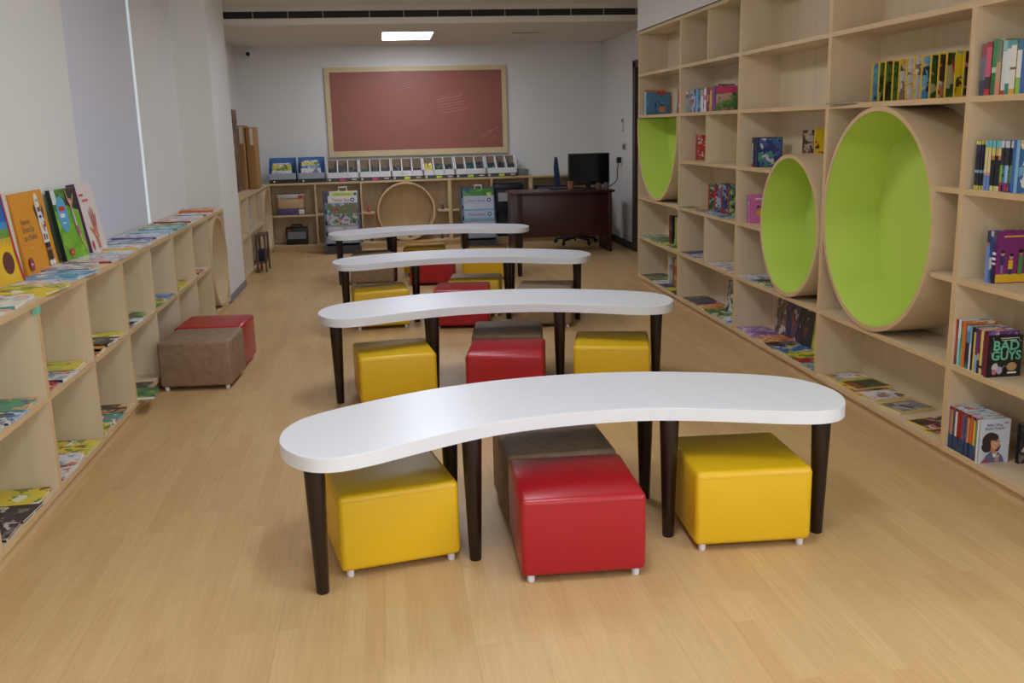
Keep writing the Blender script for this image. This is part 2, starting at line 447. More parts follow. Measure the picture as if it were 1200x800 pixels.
def make_table():
    t = empty('curved_table', (0,0,0), 'x', 'table', 'white curved tables in a row')
    out = smooth_outline(); m = MB()
    e = .0015
    lo = [m.bm.verts.new((x, y, .455)) for x, y in out]; m1 = [m.bm.verts.new((x, y, .501)) for x, y in out]
    # softly eased upper edge
    n = len(out); up = []
    for i in range(n):
        a, b = out[i-1], out[(i+1) % n]; dx, dy = b[0]-a[0], b[1]-a[1]; L = hypot(dx, dy)
        up.append(m.bm.verts.new((out[i][0]-dy/L*e, out[i][1]+dx/L*e, .5025)))
    for A, B in ((lo, m1), (m1, up)):
        for i in range(n): m.face([A[i], A[(i+1) % n], B[(i+1) % n], B[i]], 0, True)
    m.face(up); m.face(lo[::-1], 1)
    m.build('tabletop', [TABLE_TOP, plain('shade_deepening_underside', (74, 60, 50), .8)], t)  # unseen underside, made dark to deepen the shade on the stools
    for x, y in [(-.915,-.285),(.895,-.295),(-.375,-.175),(.355,-.175),(-.395,.205),(.405,.205)]:
        m = MB(); m.lathe([(.0195,0),(.0215,.004),(.035,.44),(.035,.455)], seg=24)
        m.build('leg', LEG, t, loc=(x, y, 0))
    return t
TABLES = [(.609,3.398,5.5,'nearest white curved table on dark tapered legs, nothing in front of it'),
          (.615,5.595,-2.3,'second white curved table from the front, directly behind the nearest'),
          (.59,7.75,-4.0,'third white curved table from the front'),
          (.425,10.01,2.5,'farthest white curved table, closest to the round ring shelf')]
tp = make_table()
for i, (x, y, a, lb) in enumerate(TABLES):
    t = tp if i == 0 else copy_tree(tp)
    t.location = (x, y, 0); t.rotation_euler = (0, 0, radians(a)); t['label'] = lb

# ------------------------------------------------------------------ stools
def make_stool(mat):
    s = empty('cube_stool', (0,0,0), 'x', 'stool')
    m = MB(); m.box(-.2125,.2125,-.2125,.2125,.024,.300,bev=.020,seg=4)
    for v in m.bm.verts:      # upholstery bellies out slightly
        r = max(0, 1-(v.co.x/.2125)**2)*max(0, 1-(v.co.y/.2125)**2)
        if v.co.z > .29: v.co.z += .004*r
    for f in m.bm.faces: f.smooth = True
    o = m.build('upholstered_body', mat, s)
    # stitched seam just under the top edge
    m = MB(); q = .2128
    pts = []
    for cx, cy, a0 in ((1,1,0),(-1,1,90),(-1,-1,180),(1,-1,270)):
        for k in range(5):
            a = radians(a0+90*k/4); pts.append((cx*(q-.02)+.02*cos(a), cy*(q-.02)+.02*sin(a), .277))
    pts.append(pts[0]); m.tube(pts, .0010, 6)
    m.build('seam', mat, o)
    for x, y in ((-.18,-.185),(.18,-.185),(-.18,.185),(.18,.185)):
        m = MB(); m.lathe([(.0115,0),(.013,.003),(.013,.027)], seg=14)
        m.build('foot', FOOT, s, loc=(x, y, 0))
    return s
PRO = {'yellow': make_stool(YEL), 'red': make_stool(RED), 'brown': make_stool(BRN)}
USED = set()
STOOLS = [
 ('yellow', -.047,3.352,11.5,'yellow leatherette cube stool under the left half of the nearest table'),
 ('red', .606,3.165,-1.5,'red leatherette cube stool pulled out in front of the nearest table'),
 ('yellow', 1.252,3.297,-2.5,'yellow leatherette cube stool under the right half of the nearest table'),
 ('brown', .605,3.615,1.0,'brown suede cube stool right behind the red one, under the nearest table'),
 ('yellow', 0.0,5.375,6.5,'yellow cube stool under the left half of the second table'),
 ('red', .632,5.255,-11,'red cube stool under the middle of the second table'),
 ('brown', .705,5.775,-8.5,'brown suede cube stool behind the red one at the second table'),
 ('yellow', 1.25,5.315,-13.5,'yellow cube stool under the right half of the second table'),
 ('yellow', -.085,7.582,5,'yellow cube stool under the left half of the third table'),
 ('red', .557,7.44,-8,'red cube stool under the middle of the third table'),
 ('yellow', .70,7.885,-10,'yellow cube stool behind the red one at the third table'),
 ('brown', 1.20,7.335,-14,'brown suede cube stool under the right end of the third table'),
 ('brown', -.155,9.79,-3,'brown suede cube stool under the left end of the farthest table'),
 ('red', .436,9.60,-8,'red cube stool under the middle of the farthest table'),
 ('yellow', .98,9.80,-12,'yellow cube stool under the right half of the farthest table'),
 ('yellow', .385,10.275,-6,'yellow cube stool behind the farthest table, next to the round ring shelf'),
 ('brown', -1.168,6.015,-4,'brown suede cube stool against the left low bookcase, in front of a red one'),
 ('red', -1.158,6.452,-4,'red cube stool against the left low bookcase, behind a brown one'),
]
for c, x, y, a, lb in STOOLS:
    s = PRO[c] if c not in USED else copy_tree(PRO[c])
    USED.add(c)
    s.location = (x, y, 0); s.rotation_euler = (0, 0, radians(a)); s['label'] = lb; s['group'] = 'cube stools'

# ------------------------------------------------------------------ books
def A(name, *cols, sc=14.0): return art('cover_art_'+name, cols, sc)
ART = {
 'blue': A('blue', (60,110,170),(120,175,215),(225,225,220),(235,205,70),(40,60,110)),
 'teal': A('teal', (60,150,150),(150,205,205),(235,235,225),(210,90,70),(40,80,110)),
 'yellow': A('yellow', (225,205,60),(190,200,70),(120,140,60),(235,235,215),(130,70,40)),
 'green': A('green', (70,130,60),(40,90,70),(150,180,80),(225,220,190),(60,50,40)),
 'white': A('white', (222,224,226),(190,205,220),(150,160,175),(215,120,110),(120,130,150)),
 'pink': A('pink', (215,120,170),(225,160,195),(240,225,235),(220,210,60),(60,40,50)),
 'purple': A('purple', (150,110,175),(185,150,205),(220,205,225),(120,70,130),(90,60,110)),
 'orange': A('orange', (215,120,50),(230,165,90),(235,215,170),(150,70,50),(80,60,50)),
 'dark': A('dark', (38,38,44),(58,60,72),(120,115,110),(200,195,185),(90,70,60)),
 'navy': A('navy', (40,48,88),(62,64,110),(110,80,90),(190,90,60),(200,190,180)),
 'red': A('red', (185,40,48),(215,95,80),(235,220,205),(90,40,40),(230,190,80)),
 'sea': A('sea', (120,180,215),(165,205,225),(90,140,190),(225,230,225),(60,110,140)),
 'gorilla': A('dog', (70,120,60),(110,150,70),(60,45,35),(200,170,140),(215,120,150)),
 'mag1': A('mag_sky', (80,150,205),(120,180,220),(60,70,60),(200,190,150),(40,60,90)),
 'mag2': A('mag_leaf', (50,80,45),(80,115,55),(40,42,36),(170,165,130),(190,60,60)),
 'mag3': A('mag_pale', (205,205,215),(225,220,225),(150,120,110),(215,180,90),(110,80,70)),
 'mag4': A('mag_night', (32,30,32),(60,52,48),(160,130,110),(205,100,110),(200,200,205)),
 'mag6': A('mag_slate', (120,124,132),(90,100,120),(170,165,150),(40,46,70),(150,120,100)),
 'mag5': A('mag_sun', (225,195,40),(205,175,30),(90,170,210),(70,60,40),(40,60,40)),
 'tealgreen': A('teal_green', (70,165,130),(60,145,120),(235,170,120),(60,80,150),(35,40,40)),
 'flame': A('flame', (40,40,44),(190,120,60),(225,185,120),(110,150,150),(60,60,70)),
 'robotpale': A('pale_mix', (225,225,215),(170,190,215),(215,150,140),(110,120,170),(235,225,160)),
}
def solid(n, c, r=.4): return plain('book_'+n, c, r)
SP = {k: solid(k, c) for k, c in dict(yellow=(226,190,40), white=(222,222,222), black=(26,26,30), red=(168,36,40), green=(60,130,60), blue=(60,100,170),
      navy=(34,44,84), teal=(70,140,140), purple=(110,70,150), orange=(214,110,40), pink=(206,110,160), brown=(110,70,50), grey=(140,145,150), cream=(225,210,170), maroon=(110,30,50), sky=(130,180,215), mint=(150,205,190), lime=(160,190,60)).items()}
def book(label, front, spine, w, h, t, loc, rz=0.0, rx=0.0, group=None, border=0.0, bmat=None, top=None, cat='book', name='book', pages=True):
    """upright book: spine at local x=0, front cover faces local -y; rx tips it, rz turns it (degrees)"""
    m = MB(); c = min(.0022, t*.2)
    if border:
        b = border
        m.box(0, w, 0, c, 0, h, 1)
        m.box(b, w-b, -.0004, c*.5, b, h-b, 0)
        m.box(0, w, t-c, t, 0, h, 1)
    else:
        m.box(0, w, 0, c, 0, h, 0); m.box(0, w, t-c, t, 0, h, 0)
    m.box(-.0004, c, 0, t, 0, h, 1)
    o = m.build(name, [front, spine], None, loc=loc, rot=(radians(rx), 0, radians(rz)))
    if pages:
        m = MB(); m.box(c, w-.003, c, t-c, .003, h-.003)
        m.build('pages', top or PAPER, o)
    return tag(o, label, cat, group)
def stand(label, front, spine, w, h, t, x, y, z, group, **k):      # spine to the room, front cover towards the viewpoint (right cases)
    return book(label, ART[front] if isinstance(front, str) else front, SP[spine] if isinstance(spine, str) else spine, w, h, t, (x, y, z), 0, 0, group, **k)
def flatR(label, front, spine, w, h, t, x, y, z, group, turn=0, **k):   # lying on a right-hand shelf: width along the shelf, lower edge to the room
    return book(label, ART[front], SP[spine], w, h, t, (x, y+w/2, z+t), -90+turn, -90, group, **k)
def flatL(label, front, spine, w, h, t, x, y, z, group, turn=0, **k):   # lying on a left-hand shelf, x = room-side edge
    return book(label, ART[front], SP[spine], w, h, t, (x, y-w/2, z+t), 90+turn, -90, group, **k)

# --- right case cut by the edge: five shelves of books
G = 'books on the shelf level with the lamp line, right edge'
def row(y, z, x, items, group, fmt, w=.14, gap=.0015):
    """spine-out row starting at the far end (y decreasing towards the viewpoint)"""
    for lb, front, spine, h, t in items:
        y -= t + gap
        stand(fmt % lb, front, spine, w, h, t, x + random.uniform(0, .006), y, z, group)
    return y
def BN(n, *st): return bands('spine_'+n, st)
S1 = BN('grey_red', (0,(60,62,80)),(.3,(110,110,130)),(.75,(150,70,80)))
S2 = BN('red_pink', (0,(190,40,40)),(.12,(60,40,50)),(.35,(205,90,110)),(.9,(170,40,50)))
S3 = BN('green_white', (0,(40,120,60)),(.4,(200,210,190)),(.5,(50,140,80)))
S4 = BN('peach_brown', (0,(220,140,110)),(.25,(190,160,120)),(.6,(120,130,100)))
S5 = BN('white_teal', (0,(180,60,50)),(.08,(215,220,215)),(.8,(150,190,190)))
S6 = BN('teal_white', (0,(60,130,120)),(.2,(220,225,220)),(.85,(90,150,160)))
S7 = BN('white_yellow', (0,(215,180,60)),(.1,(225,220,205)),(.45,(120,90,60)),(.5,(225,220,205)),(.9,(90,150,140)))
S8 = BN('white_lime', (0,(150,190,70)),(.3,(225,228,215)),(.8,(60,120,140)))
row(3.74, ZL['B'], XR+.012, [
 ('grey and plum', 'dark', S1, .20, .034), ('red and pink', 'red', S2, .205, .034), ('tall green', 'green', S3, .212, .032),
 ('peach banded', 'orange', S4, .205, .030), ('white and red footed', 'white', S5, .20, .026), ('white and teal', 'teal', S6, .20, .026),
 ('white with yellow foot', 'yellow', S7, .20, .034), ('white and lime', 'green', S8, .20, .03), ('deep blue', 'blue', 'blue', .205, .03), ('bright teal', 'teal', 'teal', .2, .03)],
 'upright books on the second shelf of the right edge bookcase', '%s spined book in the top right edge row')
DK = [BN('dark_series_'+str(k), (0,(205,200,70)),(.08,(36,40,50)),(.34,(120,170,200)),(.40,(34,38,52)),(.78,c),(.92,(205,200,90))) for k, c in enumerate([(46,46,74),(60,58,96),(38,42,66),(52,60,92)])]
CR = BN('cream_series', (0,(110,140,200)),(.30,(205,150,130)),(.36,(222,205,150)),(.78,(225,210,90)),(.86,(110,185,200)))
CR2 = BN('dark_cream', (0,(220,215,140)),(.1,(24,26,34)),(.62,(200,120,70)),(.7,(225,205,120)),(.85,(120,190,190)))
KB = BN('black_blue', (0,(205,205,120)),(.1,(22,24,36)),(.7,(190,160,100)),(.86,(100,180,190)))
W1 = [BN('striped_'+str(k), (0,c1),(.18,c2),(.52,(44,44,52)),(.86,(200,200,205))) for k, (c1, c2) in enumerate([((150,40,80),(120,170,70)),((110,60,150),(90,130,210)),((160,40,60),(150,200,220)),((60,60,120),(90,140,80))])]
items = [('dark series, first from the far end,', 'navy', DK[0], .195, .014), ('dark series, second from the far end,', 'navy', DK[1], .195, .014), ('dark series, third from the far end,', 'navy', DK[2], .195, .014), ('dark series, fourth from the far end,', 'navy', DK[3], .195, .014),
 ('cream and blue footed', 'sea', CR, .197, .018), ('second cream and blue footed', 'sea', CR, .197, .018), ('black and orange', 'dark', CR2, .196, .02), ('black with pale foot', 'dark', KB, .196, .02), ('black with cream top', 'dark', CR2, .196, .016),
 ('lime and crimson footed striped', 'dark', W1[0], .197, .017), ('violet footed striped', 'dark', W1[1], .197, .017), ('sky and crimson striped', 'dark', W1[2], .197, .017), ('slate footed striped', 'dark', W1[3], .197, .017), ('blue topped', 'blue', 'blue', .2, .02), ('second blue topped', 'blue', 'sky', .2, .02)]
row(3.735, ZL['C'], XR+.02, items, 'upright series books on the third shelf of the right edge bookcase', '%s spine in the row above the purple book')
# purple books facing the viewpoint
y = 3.60
stand('thin blue spined book upright behind the purple book at the right edge', 'blue', BN('blue_grey', (0,(120,140,200)),(.7,(150,110,130)),(.78,(50,50,80))), .15, .212, .022, XR+.045, y+.028, ZL['D'], 'purple and blue books on the right edge shelf')
pb = stand('purple picture book facing front with children and yellow base, right edge', plain('purple_cover', (128,40,120), .35), BN('plum_spine', (0,(60,30,60)),(.35,(90,40,100)),(.36,(225,225,230)),(.40,(90,40,100)),(.45,(225,225,230)),(.50,(90,40,100)),(.55,(225,225,230)),(.6,(90,40,100)),(.8,(90,80,100))), .15, .212, .022, XR+.055, y, ZL['D'], 'purple and blue books on the right edge shelf')
def decal(parent, name, shapes, y=-.0005):
    """flat printed shapes on the front cover: list of (points in cover metres, material)"""
    mats, m = [], MB(); k = 0
    for pts, mt in shapes:
        if mt not in mats: mats.append(mt)
        vs = [m.bm.verts.new((a, y - .0003*(k+1), b)) for a, b in pts]
        m.face(vs, mats.index(mt)); k += 1
    return m.build(name, mats, parent, fix=False)
def ell(cx, cz, rx, rz, n=20, tilt=0.0):
    t = radians(tilt)
    return [(cx + rx*cos(2*pi*k/n)*cos(t) - rz*sin(2*pi*k/n)*sin(t), cz + rx*cos(2*pi*k/n)*sin(t) + rz*sin(2*pi*k/n)*cos(t)) for k in range(n)]
def rect(x0, x1, z0, z1): return [(x0, z0), (x1, z0), (x1, z1), (x0, z1)]
SKIN = plain('print_skin', (216,168,136), .4); SKIN2 = plain('print_skin_shade', (196,132,104), .4)
INK = plain('print_black', (24,22,26), .4); INKB = plain('print_slate', (58,66,84), .4); PWHITE = plain('print_white', (228,228,226), .4)
PYEL = plain('print_yellow', (232,190,40), .4); PNAVY = plain('print_navy', (40,52,110), .4); PRED = plain('print_red', (196,44,50), .4); PGRN = plain('print_green', (70,150,60), .4)
decal(pb, 'cover_picture', [(rect(.004,.146,0.004,.038), PYEL), (rect(.03,.12,.188,.194), PYEL),
  (rect(.024,.034,.036,.075), plain('print_lilac', (150,120,190), .4)), (rect(.021,.037,.075,.112), PNAVY), (ell(.029,.122,.008,.010), SKIN), (ell(.029,.129,.009,.006), INK),
  (rect(.058,.072,.036,.06), PNAVY), (rect(.055,.075,.058,.095), PYEL), (ell(.066,.108,.008,.010), SKIN), (ell(.068,.116,.009,.007), INK),
  (rect(.098,.116,.036,.11), PGRN), (ell(.107,.122,.008,.011), SKIN2), (ell(.107,.131,.010,.008), INK)])
# shelf E: chapter books and the black one
row(3.772, ZL['E'], XR+.012, [
 ('maroon speckled', 'red', BN('maroon_speck', (0,(120,40,46)),(.2,(170,70,70)),(.8,(150,50,56))), .197, .020), ('white and aqua', 'white', BN('aqua_white', (0,(150,215,215)),(.6,(225,230,228))), .198, .017),
 ('mint green', 'green', BN('mint_red', (0,(110,190,140)),(.4,(90,160,80)),(.85,(190,60,50))), .194, .014), ('tall orange', 'orange', 'orange', .196, .022),
 ('dark navy and sky topped', 'navy', BN('navy_sky', (0,(60,110,80)),(.1,(28,42,70)),(.6,(90,130,170)),(.86,(130,180,210))), .185, .022),
 ('pale blue slim', 'white', BN('pale_blue', (0,(215,220,225)),(.6,(120,170,205))), .185, .014), ('black slim', 'dark', 'black', .186, .012), ('bright yellow', 'yellow', BN('yellow_black', (0,(220,190,50)),(.9,(30,30,40))), .184, .016),
 ('sky and violet', 'purple', BN('sky_violet', (0,(120,170,225)),(.4,(80,60,140)),(.9,(60,40,110))), .186, .016), ('dark red slim', 'red', BN('red_gold', (0,(60,40,50)),(.3,(200,170,90)),(.45,(130,30,40))), .184, .014),
 ('cream', 'white', BN('cream_dark', (0,(215,190,120)),(.14,(40,40,44)),(.2,(222,196,124))), .182, .017), ('maroon with purple top edge', 'purple', 'maroon', .185, .018)],
 'chapter books on the fifth shelf of the right edge bookcase', '%s spine beside the black cartoon lettering book, right edge')
bg = stand('black book with big mint green BAD GUYS lettering facing front', plain('black_cover', (26,26,30), .35), 'maroon', .15, .172, .016, XR+.004, 3.523, ZL['E'], 'chapter books on the fifth shelf of the right edge bookcase')
MINT = plain('print_mint', (110,205,170), .4)
text_mesh('title', 'BAD', .056, MINT, bg, (.078, -.0012, .112), (radians(90), 0, 0), bold=.0012, sx=1.05)
text_mesh('title', 'GUYS', .052, MINT, bg, (.080, -.0012, .072), (radians(90), 0, 0), bold=.0012, sx=1.0)
sw = MB()
for pts in ([(.02,.165),(.022,.152),(.03,.145),(.042,.142)],[(.012,.105),(.02,.095),(.03,.088)],[(.128,.165),(.135,.15),(.146,.145)],[(.02,.04),(.03,.055),(.045,.06)],[(.06,.03),(.075,.045),(.09,.042),(.105,.05)],[(.03,.02),(.04,.028),(.05,.022)]):
    sw.tube([(a, -.0006, b) for a, b in pts], .0009, 5)
sw.build('printed_swirls', plain('print_pale_grey', (190,186,184), .4), bg)
decal(bg, 'cover_picture', [(ell(.035,.04,.014,.018), plain('print_pale', (205,200,205), .4)), (ell(.055,.028,.013,.016), plain('print_lavender', (180,170,205), .4)), (ell(.108,.042,.022,.018), plain('print_tan', (190,150,110), .4)), (ell(.032,.022,.010,.012), plain('print_dusty_pink', (200,120,140), .4)), (rect(.075,.145,.008,.026), INK), (rect(.09,.13,.013,.021), PWHITE), (rect(.05,.13,.160,.163), PWHITE), (rect(.055,.12,.152,.155), PWHITE)])
# shelf F: biography series
cols = [(150,100,130),(200,140,80),(60,90,120),(225,225,225),(176,40,44),(150,30,36),(170,50,40),(60,90,150),(120,80,130),(222,150,60),(214,110,50),(190,60,50),(215,190,60),(90,140,70)]
names = ['mauve','tan','slate','white','first crimson','dark crimson','brick red','royal blue','plum','amber','orange','scarlet','mustard','leaf green']
row(3.762, ZL['F'], XR+.008, [(nm, 'white', BN('bio_'+nm.replace(' ', '_'), (0,(30,34,44)),(.04,(24,64,104)),(.30,(34,60,96)),(.34,c),(.93,(170,50,40) if k % 3 else (30,30,36))), .186, .0135) for k, (nm, c) in enumerate(zip(names, cols))],
 'biography paperbacks on the bottom shelf at the right edge', '%s spined slim paperback beside the portrait cover, bottom right shelf', w=.13, gap=.0012)
wb = stand('white paperback with a dark haired woman portrait, bottom right shelf', plain('pale_blue_cover', (206,214,230), .3), 'white', .138, .188, .014, XR+.002, 3.532, ZL['F'], 'biography paperbacks on the bottom shelf at the right edge')
BLUEINK = plain('print_violet_ink', (92,84,140), .4)
text_mesh('title', 'Who Was', .017, BLUEINK, wb, (.066, -.0012, .160), (radians(90), 0, 0))
text_mesh('title', 'Anne Frank?', .018, BLUEINK, wb, (.069, -.0012, .145), (radians(90), 0, 0))
HAIR = plain('print_hair', (52,38,42), .4)
decal(wb, 'cover_portrait', [(ell(.052,.098,.036,.036), HAIR), (ell(.040,.072,.026,.024), HAIR), (ell(.082,.072,.016,.022), HAIR), (rect(.056,.078,.042,.075), SKIN2),
  (ell(.074,.088,.020,.029,24,8), SKIN), ([(.088,.092),(.098,.080),(.088,.078)], SKIN), (ell(.078,.096,.005,.0022), INK), (ell(.0905,.096,.003,.002), INK), (rect(.072,.084,.1015,.1035), HAIR), ([(.078,.070),(.090,.071),(.084,.066)], PRED),
  (ell(.060,.116,.027,.016,20,-14), HAIR),
  ([(.020,.004),(.118,.004),(.108,.030),(.088,.048),(.072,.042),(.056,.052),(.034,.034)], plain('print_steel', (96,104,140), .4)), ([(.062,.046),(.078,.040),(.084,.046),(.078,.028),(.068,.026)], PWHITE),
  (ell(.086,.030,.012,.006,16,25), SKIN), (rect(.076,.080,.006,.030), SKIN), (rect(.082,.086,.004,.030), SKIN), (rect(.088,.092,.006,.028), SKIN), ([(.012,.006),(.050,.004),(.046,.016),(.024,.018)], plain('print_rose', (176,60,90), .4)), (rect(.104,.124,.172,.176), PRED)])
# dark book lying behind the portrait book
stand('dark green book leaning behind the portrait cover, bottom right corner', 'dark', 'black', .15, .17, .02, XR+.165, 3.50, ZL['F'], None)

# --- right case with the biggest nook
MG = 'yellow bordered magazines standing above the biggest nook'
mags = ['mag1','mag2','mag2','mag2','mag3','mag3','mag3','mag1','mag2','mag4','mag2','mag5','mag4']
mdesc = ['blue snowy','dark leafy','narrow green','second leafy','pale silver','amber','white winter','clear blue sky','green meadow','black with pink foot','black and moss','sunny yellow and sky','nearly black']
random.seed(3)
yy = 4.70
for k, (a, dsc) in enumerate(zip(mags, mdesc)):
    stand('%s cover in the yellow bordered magazines above the biggest nook' % dsc, a, 'yellow', .19, .192 + random.uniform(-.004, .005), .006, XR+.05+random.uniform(0,.006), yy, ZL['B'], MG, border=.005, name='magazine', cat='magazine')
    yy -= .0655
flatR('thin black magazine lying flat on the shelf above the biggest nook', 'dark', 'black', .30, .19, .006, XR-.03, 4.88, ZL['B'], None, turn=4, name='magazine', cat='magazine')
FG = 'yellow bordered magazines lying on the lowest shelf'
for k, (y_, a, t_, tu, dsc) in enumerate([(4.94,'mag3',.006,6,'silver'),(4.83,'mag5',.010,-4,'golden'),(4.75,'mag2',.014,8,'leafy green'),(4.66,'mag4',.006,-6,'dark rosy'),(4.55,'mag3',.010,5,'pale'),(4.32,'mag6',.012,10,'slate blue'),(4.05,'mag4',.008,9,'black and silver'),(3.90,'mag4',.006,12,'half hidden black')]):
    flatR('%s yellow bordered magazine lying flat under the biggest nook' % dsc, a, 'yellow', .165, .215, t_, XR+.025, y_, ZL['F'], FG, turn=tu, border=.008, name='magazine', cat='magazine')

# --- right case with the smaller nook
BGR = A('bluegreen', (44,58,120),(70,96,160),(80,150,120),(200,205,210),(30,30,50), sc=18)
BB = 'board books above the smaller nook'
stand('grey spined board book farthest of three above the smaller nook', 'navy', BN('grey_foot', (0,(150,50,60)),(.12,(150,155,160)),(.8,(70,72,80))), .17, .19, .03, XR+.03, 6.20, ZL['C'], BB)
stand('black spined board book, middle one of three above the smaller nook', 'navy', 'black', .17, .19, .03, XR+.03, 6.164, ZL['C'], BB)
stand('navy board book facing front with a blue and green scene, above the smaller nook', BGR, 'navy', .17, .19, .03, XR+.03, 6.128, ZL['C'], BB, border=.006)
stand('brown and white covered book standing on top of the smaller nook', A('brownwhite', (92,70,58),(200,190,180),(50,40,38),(150,110,80),(215,150,160), sc=22), 'brown', .115, .135, .014, XR+.10, 5.585, ZL['E']+.847, 'two books standing on the smaller nook')
stand('bright yellow picture book standing on top of the smaller nook', A('yellowfig', (232,205,40),(228,195,36),(232,205,40),(190,70,40),(60,50,40), sc=26), 'yellow', .125, .142, .012, XR+.135, 5.50, ZL['E']+.847, 'two books standing on the smaller nook')
stand('pale pink spined book behind the pink cover left of the smaller nook', 'pink', 'grey', .16, .185, .02, XR+.03, 6.275, ZL['D'], 'pink books left of the smaller nook')
pk = stand('pink picture book facing front, left of the smaller nook', plain('pink_cover', (218,120,178), .35), 'pink', .17, .19, .03, XR+.035, 6.235, ZL['D'], 'pink books left of the smaller nook')
decal(pk, 'cover_picture', [(ell(.09,.07,.045,.026), PYEL), (ell(.055,.105,.010,.013), INK), (ell(.08,.11,.011,.014), INK), (ell(.105,.112,.011,.013), INK), (ell(.055,.098,.007,.008), SKIN), (ell(.08,.102,.008,.009), SKIN), (ell(.105,.104,.008,.009), SKIN), (rect(.03,.12,.155,.168), PWHITE)])
for k, (y_, a, tu, dsc) in enumerate([(6.28,'white',4,'pale grey'),(6.16,'blue',-5,'blue and white'),(6.03,'dark',6,'dark'),(5.93,'green',-3,'green')]):
    flatR('%s thin book lying flat left of the smaller nook base' % dsc, a, ['white','blue','black','green'][k], .15, .20, .006+.002*k, XR+.02, y_, ZL['E'], 'flat books beside the smaller nook base', turn=tu)
def face(label, a, sp, w, h, t, x, y, z, group, tilt=6, **k):           # facing the room, leaning on the back panel
    return book(label, ART[a] if isinstance(a, str) else a, SP[sp], w, h, t, (x, y, z), -90, -tilt, group, **k)
FB = 'picture books facing out on the bottom shelf under the smaller nook'
face('brown and cream picture book facing out under the smaller nook, farthest one', A('browncream', (120,90,74),(205,195,180),(90,120,70),(70,50,46),(200,120,110), sc=18), 'brown', .17, .232, .012, XBK-.045, 6.225, ZL['F'], FB)
face('dark blue picture book facing out under the smaller nook', 'navy', 'navy', .185, .235, .014, XBK-.045, 6.045, ZL['F'], FB)
face('black picture book with white shapes facing out under the smaller nook', A('blackwhite', (30,30,36),(44,46,60),(36,44,40),(215,210,205),(120,80,60), sc=16), 'black', .20, .235, .014, XBK-.045, 5.85, ZL['F'], FB)
face('yellow and green picture book facing out under the smaller nook, nearest one', 'yellow', 'lime', .22, .235, .012, XBK-.045, 5.64, ZL['F'], FB)
for k, (y_, a, tu, dsc) in enumerate([(6.30,'purple',3,'first lilac'),(6.13,'purple',-3,'second lilac'),(5.96,'orange',4,'orange'),(5.80,'dark',-5,'black'),(5.66,'blue',5,'blue'),(5.50,'yellow',-3,'lime yellow'),(5.36,'red',4,'red and yellow'),(5.22,'teal',-4,'teal green')]):
    flatR('%s thin picture book lying flat on the bottom shelf under the smaller nook' % dsc, a, ['purple','purple','orange','black','blue','lime','red','teal'][k], .17, .20, .005+.0015*(k % 3), XR+.02, y_, ZL['F'], 'flat books on the bottom shelf under the smaller nook', turn=tu)

# --- right case with split cubbies
y = 7.69; RB = 'upright books in the split cubby bookcase'
for k, (dsc, a, sp, h, t, gap) in enumerate([('grey white','white',BN('gw', (0,(150,155,160)),(.7,(70,90,110)),(.85,(190,195,200))),.165,.05,.01),('second grey','white','grey',.165,.04,.07),('blue white','blue',BN('bw', (0,(60,90,150)),(.2,(160,190,215)),(.7,(50,80,130))),.175,.04,.0),('pale blue','sea','sky',.175,.04,.05),
   ('cream low','white',BN('cl', (0,(225,225,225)),(.7,(200,160,120))),.165,.06,.0),('white pink','pink',BN('wp', (0,(225,222,225)),(.5,(190,120,140)),(.7,(225,220,220))),.17,.05,.0),('maroon striped','red',BN('ms', (0,(110,50,60)),(.4,(190,150,140)),(.7,(120,60,70))),.175,.04,.0),('orange tan','orange',BN('ot', (0,(200,140,80)),(.2,(215,160,100)),(.85,(160,70,60))),.175,.06,.0),('violet slim','purple','purple',.18,.035,.0)]):
    y -= t + .018; stand('%s spined book upright in the split cubby bookcase' % dsc, a, sp, .15, h, t-.002, XR+.03, y, ZL['B'], RB); y -= gap
stand('large dark book lying behind the upright books in the split cubby bookcase', 'dark', 'black', .12, .195, .02, XR+.10, 7.09, ZL['B'], None)
pg = stand('green picture book with a pink title band facing front, split cubby bookcase', 'gorilla', 'purple', .16, .178, .012, XR+.035, y-.014, ZL['B'], RB)
decal(pg, 'title_band', [(rect(.002,.158,.128,.176), plain('print_hot_pink', (206,70,120), .4))])
o = stand('red and white pocket box standing in the small cubby by the divider', A('redwhite', (190,50,50),(225,220,218),(205,80,70),(200,130,70),(225,220,218), sc=30), 'red', .085, .20, .05, XR+.112, 7.60, ZL['C'], None, cat='box', name='small_box', pages=False)
for k, (y_, a, dsc) in enumerate([(7.26,'green','first green'),(7.12,'sea','pale blue'),(6.97,'blue','blue'),(6.82,'teal','teal')]):
    stand('%s comic standing in the middle row, split cubby bookcase' % dsc, A('comic'+str(k), *[[(60,110,70),(190,200,190),(120,160,90),(190,60,50)],[(120,150,180),(215,220,225),(80,90,110),(190,60,50)],[(70,100,150),(190,200,215),(60,60,80),(190,60,50)],[(70,120,110),(180,200,120),(50,60,60),(190,60,50)]][k], sc=20), 'red', .16, .205, .03, XR+.10, y_, ZL['D'], 'comics standing in the split cubby bookcase')
for k, (y_, a, dsc) in enumerate([(7.58,'green','olive'),(7.38,'orange','tan'),(7.15,'blue','blue grey'),(6.95,'sea','pale'),(6.72,'teal','aqua')]):
    flatR('%s comic lying flat in the middle row, split cubby bookcase' % dsc, a, 'grey', .17, .095, .006, XR+.002, y_, ZL['D'], 'flat comics in the split cubby bookcase', turn=3-2*k)
for k, (y_, a, dsc) in enumerate([(7.60,'navy','dark blue'),(7.42,'sea','sky'),(7.26,'pink','rosy')]):
    flatR('%s book lying flat in the far lower split cubby' % dsc, a, 'grey', .16, .21, .007, XR+.015, y_, ZL['E'], 'flat books in the far lower split cubby', turn=5-4*k)
